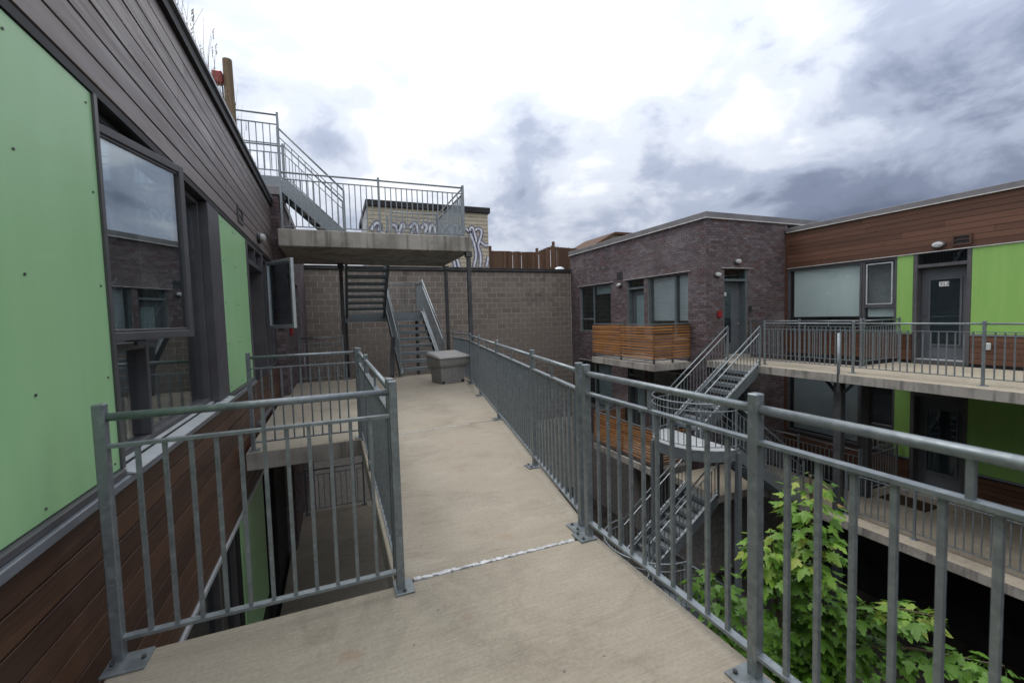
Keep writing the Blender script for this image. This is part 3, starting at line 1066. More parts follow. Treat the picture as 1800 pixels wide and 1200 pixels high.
# ================================================================== NEAR RAILINGS
t = thing('railing', 'near galvanised railing across the foreground opening, parallel to the joint', 'railing', (-0.33, 2.30, 0))
railing(t, (-0.915, 2.30, 0), (0.262, 2.30, 0), plates=False)
base_plate((-0.875, 2.265, 0), t, 0.15, 0.13)
base_plate((0.278, 2.30, 0), t, 0.10, 0.13)
t = thing('railing', 'galvanised railing along the right side of the floor opening, seen end on', 'railing', (0.25, 3.9, 0))
railing(t, (0.262, 2.42, 0), (0.262, 5.44, 0), posts=(0.0, 0.62, 1.0), post_drop=0.12, plates=False)
t = thing('railing', 'galvanised railing at the far end of the floor opening', 'railing', (-0.33, 5.55, 0))
railing(t, (-0.90, 5.56, 0), (0.235, 5.56, 0), plate_off=(0, 0.03))
t = thing('railing', 'nearest galvanised railing at right, in front of the maple', 'railing', (1.44, 1.0, 0))
railing(t, (1.432, -1.25, 0), (1.455, 2.345, 0), posts=(0.0, 0.334, 0.667, 1.0), bal=0.109, plate_off=(-0.035, 0))
t = thing('railing', 'long galvanised railing receding along the right edge of the walkway', 'railing', (2.1, 5.8, 0))
ra, rb = (1.478, 2.47, 0), (2.70, 8.98, 0)
railing(t, ra, rb, posts=(0.0, 0.187, 0.487, 0.78, 1.0), plate_off=(-0.03, 0))
t = thing('railing', 'short galvanised railing between the two slab columns behind the grit bin', 'railing', (2.85, 10.4, 0))
railing(t, (2.79, 9.3, 0), (2.95, 11.35, 0), plate_off=(-0.03, 0))
t = thing('railing', 'galvanised railing closing the walkway end before the block wall', 'railing', (-0.3, 11.38, 0))
railing(t, (-0.78, 11.38, 0), (0.18, 11.38, 0))
# lower floor railing seen through the opening
t = thing('railing', 'railing one floor down, seen through the floor opening', 'railing', (0, 11.3, F2))
railing(t, (-0.8, 11.3, F2), (0.5, 11.3, F2), bal=0.13)

# ================================================================== UPPER SLAB, COLUMNS, BACK STAIRS
us = MB().box(-0.885, 2.86, 9.16, 11.9, 2.865, 3.185).build('upper_landing', 'slab', None, bevel=0.012)
tag(us, 'raised concrete landing slab on steel columns above the walkway', 'landing')
for x, y, z1, lab in ((2.80, 9.24, 2.865, 'slim dark steel column under the near right corner of the raised landing'),
                      (2.90, 11.75, 2.865, 'slim dark steel column under the far right corner of the raised landing'),
                      (0.22, 11.62, 2.865, 'dark steel column beside the underside of the stair flight')):
    c = thing('steel_column', lab, 'column', (x, y, 0))
    bar('shaft', (x, y, 0.012), (x, y, z1 - 0.112), 0.085, 0.085, 'steel_dark', c, 0.008)
    box('cap', x - 0.07, x + 0.07, y - 0.07, y + 0.07, z1 - 0.11, z1 - 0.002, 'steel_dark', c, 0.006)
    box('foot', x - 0.1, x + 0.1, y - 0.1, y + 0.1, 0.001, 0.012, 'steel_dark', c)
UZ = 3.185
t = thing('railing', 'galvanised railing along the front of the raised landing', 'railing', (0.95, 9.24, UZ))
railing(t, (-0.80, 9.24, UZ), (2.72, 9.24, UZ), posts=(0.0, 0.5, 1.0), bal=0.112, plates=False, bw=0.018, stubs=False, low=0.06)
t = thing('railing', 'galvanised railing on the right side of the raised landing', 'railing', (2.72, 10.5, UZ))
railing(t, (2.72, 9.30, UZ), (2.74, 11.78, UZ), posts=(0.0, 1.0), bal=0.112, plates=False, bw=0.018, stubs=False, low=0.06)
t = thing('railing', 'short galvanised railing at the back of the raised landing', 'railing', (2.0, 11.8, UZ))
railing(t, (1.50, 11.8, UZ), (2.70, 11.8, UZ), bal=0.112, plates=False, bw=0.018, stubs=False, low=0.06)

# back stair: lower flight, landing, upper flight seen from below
t = thing('staircase', 'galvanised switchback stair from the walkway up to the raised landing', 'staircase', (1.5, 12.5, 0))
flight(t, (1.50, 11.10, 0.0), (1.50, 13.75, 1.66), (1.12, 0, 0), 9)
LZ = 1.66
MB().box(0.32, 2.66, 13.76, 15.0, LZ - 0.04, LZ).build('landing', 'galv', t)
MB().box(0.32, 2.66, 13.74, 13.758, LZ - 0.26, LZ - 0.002).build('landing_beam', 'galv', t)
MB().box(2.64, 2.66, 13.76, 15.0, LZ - 0.25, LZ - 0.042).build('landing_beam', 'galv', t)
flight(t, (0.34, 13.70, LZ), (0.34, 11.95, 3.16), (1.10, 0, 0), 9, rails=False, string_h=0.26)
slope_rail(t, (1.44, 13.70, LZ + 0.05), (1.44, 11.95, 3.2))
for A, B in (((2.66, 13.8, LZ), (2.66, 15.0, LZ)), ((2.66, 15.0, LZ), (0.34, 15.0, LZ))):
    railing(t, A, B, h=1.0, bal=0.11, plates=False, bw=0.014, stubs=False, low=0.08, rr=0.018, post=0.04)
for x in (0.36, 2.60):
    bar('leg', (x, 14.9, -6.5), (x, 14.9, LZ - 0.05), 0.09, 0.09, 'steel_dark', t)
bar('leg', (2.42, 13.82, -6.5), (2.42, 13.82, LZ - 0.05), 0.07, 0.07, 'steel_dark', t)
bar('strut', (1.28, 11.15, 0.0), (1.44, 11.9, 0.95), 0.10, 0.12, 'steel_dark', t)

# roof stair
t = thing('roof_stair', 'short galvanised stair from the raised landing up to the roof', 'staircase', (-0.3, 10.4, UZ))
flight(t, (0.32, 9.95, UZ), (-0.86, 9.95, 4.33), (0, 0.92, 0), 7, string_h=0.26)
MB().box(-2.2, -0.88, 9.95, 10.87, 4.29, 4.34).build('platform', 'galv', t)
MB().box(-2.2, -0.87, 9.93, 9.948, 4.06, 4.36).build('platform_beam', 'galv', t)
MB().box(-2.2, -0.87, 10.872, 10.89, 4.06, 4.36).build('platform_beam', 'galv', t)
t = thing('railing', 'galvanised railing of the roof platform above the roof edge', 'railing', (-1.5, 9.95, 4.34))
railing(t, (-2.1, 9.95, 4.36), (-0.85, 9.95, 4.36), h=1.22, mid=1.02, low=0.12, bal=0.12, plates=False, bw=0.016, stubs=False)
bar('mid_rail', (-2.1, 9.95, 5.0), (-0.87, 9.95, 5.0), 0.03, 0.014, 'galv', t)
t = thing('railing', 'far railing of the roof platform behind the nearer one', 'railing', (-1.5, 10.87, 4.34))
railing(t, (-2.1, 10.87, 4.36), (-0.85, 10.87, 4.36), h=0.95, mid=0.78, low=0.12, bal=0.12, plates=False, bw=0.014, stubs=False)

# grit bin
t = thing('grit_bin', 'grey plastic grit bin with sloping lid on the walkway', 'bin', (2.33, 9.62, 0))


def taper(pb, pt_, z0, z1, hw, dy):
    n = []
    return n


def ring_mesh(rings, name, m, parent, ctr, rot, bev):
    """stacked rectangular rings (hx, hy, cx, cy, [z at -y side, z at +y side])"""
    v, f = [], []
    for (hx, hy, cx, cy, za, zb) in rings:
        for sx, sy in ((-1, -1), (1, -1), (1, 1), (-1, 1)):
            lx, ly = cx + sx * hx, cy + sy * hy
            x = ctr[0] + lx * math.cos(rot) - ly * math.sin(rot)
            y = ctr[1] + lx * math.sin(rot) + ly * math.cos(rot)
            v.append((x, y, ctr[2] + (za if sy < 0 else zb)))
    for i in range(len(rings) - 1):
        for j in range(4):
            a, b = 4 * i + j, 4 * i + (j + 1) % 4
            f.append((a, b, b + 4, a + 4))
    f.append((3, 2, 1, 0))
    k = 4 * (len(rings) - 1)
    f.append((k, k + 1, k + 2, k + 3))
    mb = MB()
    mb.v, mb.f = v, f
    return mb.build(name, m, parent, bevel=bev)


bc, br = (2.33, 9.60, 0), rad(13)
ring_mesh([(0.275, 0.25, 0, 0, 0.0, 0.0), (0.315, 0.29, 0, 0, 0.44, 0.46)], 'body', 'bin_body', t, bc, br, 0.012)
ring_mesh([(0.325, 0.30, 0.01, 0, 0.36, 0.30), (0.36, 0.33, 0.02, 0, 0.42, 0.36), (0.375, 0.345, 0.02, 0, 0.545, 0.60)], 'collar', 'bin_body', t, bc, br, 0.012)
ring_mesh([(0.39, 0.36, 0.02, 0, 0.55, 0.605), (0.39, 0.36, 0.02, 0, 0.585, 0.645), (0.36, 0.33, 0.02, 0, 0.61, 0.69)], 'lid', 'bin_lid', t, bc, br, 0.012)
for sx in (-1, 1):
    ring_mesh([(0.03, 0.03, sx * 0.235, -0.225, -0.0, -0.0), (0.032, 0.034, sx * 0.238, -0.235, 0.06, 0.06)], 'foot', 'wall_dark', t, (bc[0], bc[1], 0), br, 0.0)

# ================================================================== BLOCK WALL
t = thing('block_wall', 'tall grey-brown concrete block wall closing the far end', 'wall', (4.5, 17.3, -6.5))
BWY = 17.25
BT = 3.34
MB().box(-0.95, 10.0, BWY + 0.006, BWY + 0.3, -6.5, BT).build('core', 'mortar_block', t)
bl, bh, gp = 0.43, 0.218, 0.017
cnt = []
i = 0
z = BT - bh
while z > -3.4:
    x = -0.9 - (bl / 2 if i % 2 else 0)
    while x < 9.98:
        a, b = max(x, -0.89), min(x + bl - gp, 9.97)
        if b - a > 0.04:
            cnt.append((a, b, z))
        x += bl
    z -= bh
    i += 1
rest = MB()
R = random.Random(4)
vis = [c for c in cnt if c[2] > -0.2]
# blocks hidden behind the stairs and slab go to the joined remainder first
vis.sort(key=lambda c: -c[2])
objs = set()
for c in vis:
    if len(objs) >= 300:
        break
    objs.add(c)
for c in cnt:
    d = R.uniform(0.0, 0.005)
    if c in objs:
        box('block', c[0], c[1], BWY - 0.004 - d, BWY + 0.02, c[2] + gp, c[2] + bh, 'block', t, 0.004)
    else:
        rest.box(c[0], c[1], BWY - 0.004 - d, BWY + 0.02, c[2] + gp, c[2] + bh)
o = rest.build('block_courses', 'block', t)
o['kind'] = 'stuff'
MB().box(-0.9, 10.0, BWY - 0.06, BWY + 0.34, BT + 0.002, BT + 0.15).build('coping', 'coping_black', t, bevel=0.006)
MB().box(-0.9, 10.0, BWY - 0.075, BWY + 0.3, BT + 0.05, BT + 0.062).build('coping_seam', 'coping', t)
vd = MB()
for k, (rr_, zz) in enumerate(((0.26, 0), (0.25, 0.08), (0.18, 0.16), (0.07, 0.2))):
    for j in range(16):
        an = 2 * math.pi * j / 16
        vd.v.append((9.95 + math.cos(an) * rr_, 18.2 + math.sin(an) * rr_, 3.52 + zz))
for k in range(3):
    for j in range(16):
        vd.f.append((k * 16 + j, k * 16 + (j + 1) % 16, (k + 1) * 16 + (j + 1) % 16, (k + 1) * 16 + j))
vd.f.append(tuple(48 + j for j in range(16)))
tag(vd.build('roof_vent', 'alu', None, True), 'small pale dome roof vent behind the block wall coping', 'vent')
bs = MB().box(-0.5, 30, BWY + 0.32, 40, 3.2, 3.3).build('flat_roof', 'roofing')
tag(bs, 'flat roof stretching behind the block wall', 'roof')

# ================================================================== BEHIND THE WALL
t = thing('clapboard_building', 'beige clapboard building with dark roof edge and graffiti', 'building', (5.2, 24, 3.3))
MB().box(1.95, 8.46, 24.02, 30, 3.3, 7.4).build('wall', 'siding', t)
nb_ = 19
for i in range(nb_):
    z0 = 3.3 + i * 4.1 / nb_
    mb = MB()
    mb.v = [(1.9, 24.0 - 0.03, z0), (8.5, 24.0 - 0.03, z0), (8.5, 24.0 - 0.004, z0 + 4.1 / nb_), (1.9, 24.0 - 0.004, z0 + 4.1 / nb_), (1.9, 24.03, z0), (8.5, 24.03, z0), (8.5, 24.03, z0 + 4.1 / nb_), (1.9, 24.03, z0 + 4.1 / nb_)]
    mb.f = [(0, 1, 2, 3), (1, 0, 4, 5), (3, 2, 6, 7), (0, 3, 7, 4), (2, 1, 5, 6)]
    mb.build('clapboard', 'siding', t)
MB().box(1.8, 8.62, 23.85, 30.1, 7.40, 7.72).build('fascia', 'coping_black', t, bevel=0.02)
mb = MB()
for i in range(12):
    for s in (-1, 1):
        mb.bar((1.84, 24.1 + i * 0.25, 3.4 if s > 0 else 7.3), (1.84, 24.1 + i * 0.25 + s * 0.6 * (1 if s > 0 else -1), 7.3 if s > 0 else 3.4), 0.02, 0.03)
mb.build('trellis', 'paint_white', t)
GR = {'a': [(2.03, 6.13), (2.2, 6.44), (2.36, 6.55), (2.49, 6.41), (2.44, 6.18), (2.57, 6.04), (2.71, 6.05)],
      'b': [(3.09, 6.49), (3.28, 6.45), (3.36, 6.22), (3.45, 6.08), (3.56, 6.42), (3.71, 6.57), (3.74, 6.33)],
      'c': [(4.03, 6.35), (4.23, 6.6), (4.38, 6.56), (4.46, 6.32), (4.5, 6.08)], 'd': [(4.12, 6.06), (4.22, 6.31)],
      'e': [(4.66, 6.38), (4.87, 6.63), (4.93, 6.39), (4.8, 6.1)], 'f': [(5.04, 6.11), (5.21, 6.6), (5.4, 6.37), (5.44, 6.08)],
      'g': [(5.8, 6.19), (5.97, 6.59), (6.17, 6.55), (6.21, 6.26)], 'h': [(6.31, 6.06), (6.38, 6.57), (6.64, 6.63), (6.72, 6.18), (6.95, 6.49)],
      'r1': [(7.16, 6.5), (7.36, 6.31), (7.56, 5.87), (7.68, 5.41), (7.71, 4.9), (7.56, 4.34)],
      'r2': [(7.36, 6.21), (7.42, 6.52), (7.58, 6.55), (7.68, 6.23), (7.77, 5.77)],
      'r3': [(7.66, 6.38), (7.85, 6.51), (8.07, 6.45), (8.06, 6.14), (7.91, 5.73), (7.87, 5.47), (7.99, 5.01), (7.94, 4.34)],
      'r4': [(8.02, 5.78), (8.26, 5.61), (8.46, 5.62)], 'r5': [(8.45, 4.92), (8.32, 4.35)],
      'p1': [(6.41, 4.67), (6.47, 4.32)], 'p2': [(6.59, 4.75), (6.71, 4.32)]}
for nm, wd_, yy, m in (('graffiti_outline', 0.24, 23.955, 'paint_violet'), ('graffiti', 0.10, 23.947, 'paint_white')):
    mb = MB()
    for k, l in GR.items():
        ww = wd_ * (1.0 if k[0] in 'rp' else 1.15)
        # smooth the stroke
        pts = []
        for i in range(len(l) - 1):
            p0, p1, p2, p3 = l[max(i - 1, 0)], l[i], l[i + 1], l[min(i + 2, len(l) - 1)]
            for q in range(5):
                s = q / 5
                pts.append(tuple(0.5 * ((2 * p1[c]) + (-p0[c] + p2[c]) * s + (2 * p0[c] - 5 * p1[c] + 4 * p2[c] - p3[c]) * s * s + (-p0[c] + 3 * p1[c] - 3 * p2[c] + p3[c]) * s ** 3) for c in (0, 1)))
        pts.append(l[-1])
        n0 = len(mb.v)
        for i, p in enumerate(pts):
            a, b = pts[max(i - 1, 0)], pts[min(i + 1, len(pts) - 1)]
            dx, dz = b[0] - a[0], b[1] - a[1]
            L = math.hypot(dx, dz) or 1
            nx, nz = -dz / L * ww / 2, dx / L * ww / 2
            mb.v += [(p[0] + nx, yy, p[1] + nz), (p[0] - nx, yy, p[1] - nz)]
        for i in range(len(pts) - 1):
            mb.f.append((n0 + 2 * i, n0 + 2 * i + 1, n0 + 2 * i + 3, n0 + 2 * i + 2))
    mb.build(nm, m, t)

t = thing('wooden_fence', 'brown vertical-board fence on the roof behind the block wall', 'fence', (9, 19.5, 3.3))
R = random.Random(21)
segs = [((7.0, 19.6), (9.45, 19.6), 4.60, 4.60), ((9.45, 19.6), (10.05, 19.0), 4.62, 4.86), ((10.05, 19.0), (11.6, 19.3), 4.80, 4.80)]
for (a, b, za, zb) in segs:
    L = math.hypot(b[0] - a[0], b[1] - a[1])
    n = int(L / 0.115)
    for i in range(n):
        s0, s1 = (i + 0.02) / n, (i + (0.985 if (R.random() < 0.88) else 0.84)) / n
        p, q = lerp(a, b, s0), lerp(a, b, s1)
        zt = za + (zb - za) * (s0 + s1) / 2
        mb = MB()
        mb.bar(((p[0] + q[0]) / 2, (p[1] + q[1]) / 2, 3.3), ((p[0] + q[0]) / 2, (p[1] + q[1]) / 2, zt - R.uniform(0.0, 0.02)), 0.02, math.hypot(q[0] - p[0], q[1] - p[1]), upv=(q[0] - p[0], q[1] - p[1], 0))
        mb.build('board', 'fence_wood', t)
    for zz in (3.55, za - 0.12):
        mb = MB().bar((a[0], a[1] + 0.05, zz), (b[0], b[1] + 0.05, zz + (zb - za)), 0.04, 0.09)
        mb.build('rail', 'fence_wood', t)
for (x, y, zt) in ((7.0, 19.55, 4.80), (9.45, 19.55, 4.78), (10.05, 18.95, 5.02)):
    bar('post', (x, y, 3.3), (x, y, zt), 0.11, 0.11, 'fence_wood', t, 0.006)

t = thing('dormer', 'small pitched roof peeking over the brick block parapet', 'roof', (16, 24, 3.3))
mb = MB()
mb.v = [(14.4, 22.5, 5.45), (16.25, 22.5, 6.46), (18.4, 22.5, 6.46), (18.4, 26, 6.46), (16.25, 26, 6.46), (14.4, 26, 5.45),
        (14.4, 22.5, 5.30), (16.25, 22.5, 6.31), (18.4, 22.5, 6.31), (18.4, 26, 6.31), (16.25, 26, 6.31), (14.4, 26, 5.30)]
mb.f = [(0, 1, 4, 5), (1, 2, 3, 4), (6, 11, 10, 7), (7, 10, 9, 8), (0, 6, 7, 1), (1, 7, 8, 2), (0, 5, 11, 6), (5, 4, 10, 11), (4, 3, 9, 10), (2, 8, 9, 3)]
mb.build('roof', 'fence_wood', t)
mb = MB()
mb.v = [(14.8, 22.8, 3.3), (18.2, 22.8, 3.3), (18.2, 22.8, 6.3), (16.3, 22.8, 6.3), (14.8, 22.8, 5.5), (14.8, 25.5, 3.3), (18.2, 25.5, 3.3), (18.2, 25.5, 6.3), (16.3, 25.5, 6.3), (14.8, 25.5, 5.5)]
mb.f = [(0, 1, 2, 3, 4), (9, 8, 7, 6, 5), (0, 4, 9, 5), (1, 6, 7, 2)]
mb.build('wall', 'siding', t)
MB().box(16.1, 17.0, 22.76, 22.79, 5.7, 6.05).build('window', 'alu', t)

# ================================================================== RIGHT BRICK BLOCK
t = thing('brick_building', 'dark brick corner block with blinds in its windows, beyond the right stair', 'building', (11.6, 13, -6.5))
RX = 10.0
RY = 9.53
RT = 4.08
hb = [(14.2, 16.5, 0.72, 2.62), (12.25, 13.2, 0.0, 2.64), (10.22, 12.08, 0.60, 2.64), (14.2, 16.5, -2.45, -0.55), (12.25, 13.2, -3.15, -0.53), (10.22, 12.08, -2.5, -0.53)]
wall_with_holes(t, 'wall', RX + 0.004, RX + 0.35, RY + 0.35, 17.25, -6.5, RT, hb, 'mortar')
mbw = MB()
# end wall with the door opening
for (a, b, c, d) in ((RX + 0.004, 10.68, -6.5, RT), (11.66, 13.4, -6.5, RT), (10.68, 11.66, 2.66, RT), (10.68, 11.66, -0.7, -0.02), (10.68, 11.66, -6.5, -3.2)):
    mbw.box(a, b, RY + 0.004, RY + 0.349, c, d)
mbw.build('wall', 'mortar', t)
MB().box(RX + 0.36, 16, RY + 0.36, 17.25, -6.5, RT - 0.02).build('core', 'room', t)
bricks_x('brickwork', t, RX + 0.004, -1, RY, 17.25, -3.6, RT, hb, seed=6)
bricks_y('brickwork', t, RY + 0.004, -1, RX - 0.008, 13.31, -3.6, RT, [(10.68, 11.66, -0.02, 2.66), (10.68, 11.66, -3.2, -0.7)], seed=7)
MB().box(RX - 0.06, 16, RY - 0.06, 17.3, RT + 0.03, RT + 0.19).build('coping', 'coping', t, bevel=0.006)
MB().box(RX - 0.075, 16, RY - 0.075, 17.3, RT + 0.002, RT + 0.028).build('coping_drip', 'drip', t)
for z0, fl in ((0, True), (F2, False)):
    window(t, RX, -1, 14.2, 16.5, 0.72 + z0, 2.62 + z0, 'window with roller blind half down' if fl else None, 'frame_teal', 'glass_dark', mull=(15.5,), trans=((15.53, 16.44, 1.25 + z0),), recess=0.07,
           blind=[(14.26, 15.47, 2.25 + z0, 2.56 + z0, 'blind')] if fl else [(14.3, 15.4, 0.8 + z0, 2.5 + z0, 'curtain')])
    window(t, RX, -1, 10.22, 12.08, 0.60 + z0, 2.64 + z0, 'window with lowered slatted blinds' if fl else None, 'frame_teal', 'glass', mull=(10.84,), recess=0.07,
           blind=[(10.28, 10.80, 1.15 + z0, 2.57 + z0, 'slats'), (10.88, 12.0, 1.15 + z0, 2.57 + z0, 'slats')] if fl else None)
    d_ = box('door', RX + 0.22, RX + 0.27, 12.30, 13.15, 0.04 + z0, 2.28 + z0, 'door', t, 0.004)
    box('glazing', RX + 0.205, RX + 0.215, 12.45, 12.95, 0.5 + z0, 2.1 + z0, 'glass_dark', d_)
    box('shade', RX + 0.216, RX + 0.219, 12.47, 12.93, 0.95 + z0, 2.08 + z0, 'blind', d_)
    for a, b in ((12.25, 12.30), (13.15, 13.20)):
        MB().box(RX + 0.05, RX + 0.28, a, b, z0, 2.64 + z0).build('door_jamb', 'frame_teal', t)
    MB().box(RX + 0.05, RX + 0.28, 12.301, 13.149, 2.29 + z0, 2.36 + z0).build('door_head', 'frame_teal', t)
    MB().box(RX + 0.1, RX + 0.11, 12.301, 13.149, 2.361 + z0, 2.62 + z0).build('transom_pane', 'glass_dark', t)
    for (a, b) in ((14.0, 16.6), (10.1, 13.35)):
        MB().box(RX - 0.05, RX + 0.02, a, b, 2.645 + z0, 2.66 + z0).build('lintel', 'drip', t)
    # end-face door
    d_ = box('door', 10.74, 11.60, RY + 0.23, RY + 0.28, 0.10 + z0, 2.30 + z0, 'door', t, 0.004)
    if fl:
        d_['label'] = 'grey glazed door in the brick end wall'
    box('glazing', 10.80, 11.22, RY + 0.215, RY + 0.225, 0.45 + z0, 2.05 + z0, 'glass_dark', d_)
    pipe('handle', (11.48, RY + 0.23, 1.02 + z0), (11.48, RY + 0.16, 1.02 + z0), 0.02, 'chrome', d_)
    pipe('lock', (11.48, RY + 0.23, 1.22 + z0), (11.48, RY + 0.20, 1.22 + z0), 0.022, 'chrome', d_)
    if fl:
        box('number_plate', 10.84, 11.02, RY + 0.208, RY + 0.213, 1.88, 1.98, 'sign_white', d_)
        text_marks(d_, '314', (10.855, RY + 0.206, 1.90), (1, 0, 0), (0, 0, 1), 0.058, 'sign_black', 0.002)
    for a, b in ((10.68, 10.74), (11.60, 11.66)):
        MB().box(a, b, RY + 0.03, RY + 0.3, z0 - 0.0, 2.66 + z0).build('door_jamb', 'frame_teal', t)
    MB().box(10.741, 11.599, RY + 0.03, RY + 0.3, 2.305 + z0, 2.37 + z0).build('door_head', 'frame_teal', t)
    MB().box(10.741, 11.599, RY + 0.08, RY + 0.09, 2.371 + z0, 2.62 + z0).build('transom_pane', 'glass_dark', t)
    MB().box(10.55, 11.85, RY - 0.05, RY + 0.02, 2.675 + z0, 2.69 + z0).build('lintel', 'drip', t)
    MB().box(10.70, 11.64, RY - 0.12, RY + 0.29, z0 - 0.0 + 0.002, z0 + 0.095).build('door_sill', 'slab', t)
vt = MB().box(RX - 0.02, RX + 0.02, 13.44, 13.77, 2.72, 2.98).build('vent', 'sign_black', t)
wall_light('small white wall light beside the balcony door', (RX - 0.012, 13.6, 2.50), (-1, 0, 0))
wall_light('white wall light above the glazed brick-end door', (11.20, RY - 0.012, 2.88), (0, -1, 0))
wall_light('silver wall light at the brick corner left of the glazed door', (10.40, RY - 0.012, 2.48), (0, -1, 0))
sb = box('alarm_strobe', 10.40, 10.53, RY - 0.08, RY - 0.013, 1.24, 1.42, 'red', None, 0.012)
tag(sb, 'red fire alarm strobe on the brick beside the glazed door', 'alarm')
ib = box('intercom_box', 11.70, 11.80, RY - 0.05, RY - 0.013, 1.40, 1.56, 'sign_black', None, 0.006)
tag(ib, 'small black box on the brick right of the glazed door', 'box')

# slatted balconies
for z0, nm in ((0, 'upper'), (F2, 'lower')):
    b = thing('balcony', '%s timber-slatted balcony on the brick block' % nm, 'balcony', (9.3, 11.7, z0))
    XO, YN, YF = 8.62, 10.16, 13.30
    MB().box(XO - 0.06, RX - 0.008, YN - 0.06, YF + 0.06, z0 - 0.29, z0 - 0.08).build('slab', 'slab', b, bevel=0.008)
    for px_, py_ in ((XO, YN), (XO, (YN + YF) / 2), (XO, YF), (RX - 0.05, YN), (RX - 0.05, YF), (XO + 0.7, YN)):
        bar('post', (px_, py_, z0 - 0.08), (px_, py_, z0 + 1.07), 0.045, 0.045, 'steel_dark', b)
    for zz, hh in ((1.085, 0.03), (0.03, 0.03)):
        mb = MB()
        mb.bar((XO, YN - 0.022, z0 + zz), (XO, YF + 0.022, z0 + zz), 0.06, hh)
        mb.build('rail', 'coping', b)
        mb = MB()
        mb.bar((XO + 0.031, YN, z0 + zz), (RX - 0.03, YN, z0 + zz), 0.06, hh)
        mb.build('rail', 'coping', b)
        mb = MB()
        mb.bar((XO + 0.031, YF, z0 + zz), (RX - 0.03, YF, z0 + zz), 0.06, hh)
        mb.build('rail', 'coping', b)
    R = random.Random(31 if z0 == 0 else 32)
    n = 12
    for i in range(n):
        zs = z0 + 0.075 + i * (0.98 / n)
        ht = 0.052 + R.uniform(-0.006, 0.006)
        for (ya, yb) in ((YN - 0.04, 11.72), (11.73, YF + 0.04)):
            j = R.uniform(-0.006, 0.006)
            box('slat', XO - 0.045 + R.uniform(0, .004), XO - 0.025, ya, yb, zs + j, zs + ht + j, 'slat', b, 0.003)
        j = R.uniform(-0.006, 0.006)
        box('slat', XO - 0.02, 9.28, YN - 0.045, YN - 0.025 + R.uniform(0, .004), zs + j, zs + ht + j, 'slat_x', b, 0.003)
        box('slat', 9.29, RX - 0.03, YN - 0.045, YN - 0.025 + R.uniform(0, .004), zs + j * 0.5, zs + ht, 'slat_x', b, 0.003)
        box('slat', XO - 0.02, RX - 0.03, YF + 0.025, YF + 0.045, zs + j, zs + ht + j, 'slat_x', b, 0.003)
c = thing('steel_column', 'dark steel column under the lower timber balcony', 'column', (8.55, 9.9, -6.5))
bar('shaft', (8.55, 9.85, -6.5), (8.55, 9.85, -1.85), 0.12, 0.12, 'steel_dark', c)

# ================================================================== RIGHT WING
t = thing('apartment_wing', 'right wing with brown boards, lime panels and a numbered grey door', 'building', (14.5, 5, -6.5))
X = 13.30
hr = [(7.36, 9.46, 0.72, 2.66), (6.56, 7.355, 0.72, 2.66), (5.16, 6.22, 0.0, 2.70)]
hr += [(a, b, c + F2, d + F2) for (a, b, c, d) in hr]
wall_with_holes(t, 'wall', X + 0.012, X + 0.45, -1.0, RY + 0.3, -6.5, 3.80, hr, 'wall_dark')
MB().box(X, 18, -12.0, -1.01, -6.5, 3.9).build('added_rear_wall', 'plank_right', t)  # unseen extension added to block light from behind the camera
MB().box(X + 0.6, 18, -1.0, RY + 0.3, -6.5, 3.75).build('core', 'room', t)
planks(t, X + 0.01, -1, -1.0, RY - 0.03, 2.70, 3.78, 0.135, 'plank_right', 41)
planks(t, X + 0.01, -1, -1.0, 5.15, 0.06, 0.70, 0.128, 'plank_right', 42)
planks(t, X + 0.01, -1, 6.23, RY - 0.03, 0.06, 0.70, 0.128, 'plank_right', 43)
planks(t, X + 0.01, -1, -1.0, RY - 0.03, -0.42, -0.21, 0.105, 'plank_right', 44)
planks(t, X + 0.01, -1, -1.0, 5.15, F2 + 0.06, F2 + 0.66, 0.128, 'plank_right', 45)
planks(t, X + 0.01, -1, 6.23, RY - 0.03, F2 + 0.06, F2 + 0.66, 0.128, 'plank_right', 46)
box('corner_board', X - 0.018, X + 0.01, RY - 0.09, RY - 0.012, -3.0, 3.79, 'plank_right', t)
MB().box(X - 0.055, 18, -1.0, RY - 0.065, 3.815, 3.94).build('coping', 'coping', t, bevel=0.006)
MB().box(X - 0.07, X + 0.1, -1.0, RY - 0.08, 3.79, 3.812).build('coping_drip', 'drip', t)
MB().box(X - 0.03, X + 0.01, -1.0, RY - 0.1, 2.675, 2.695).build('head_drip', 'drip', t)
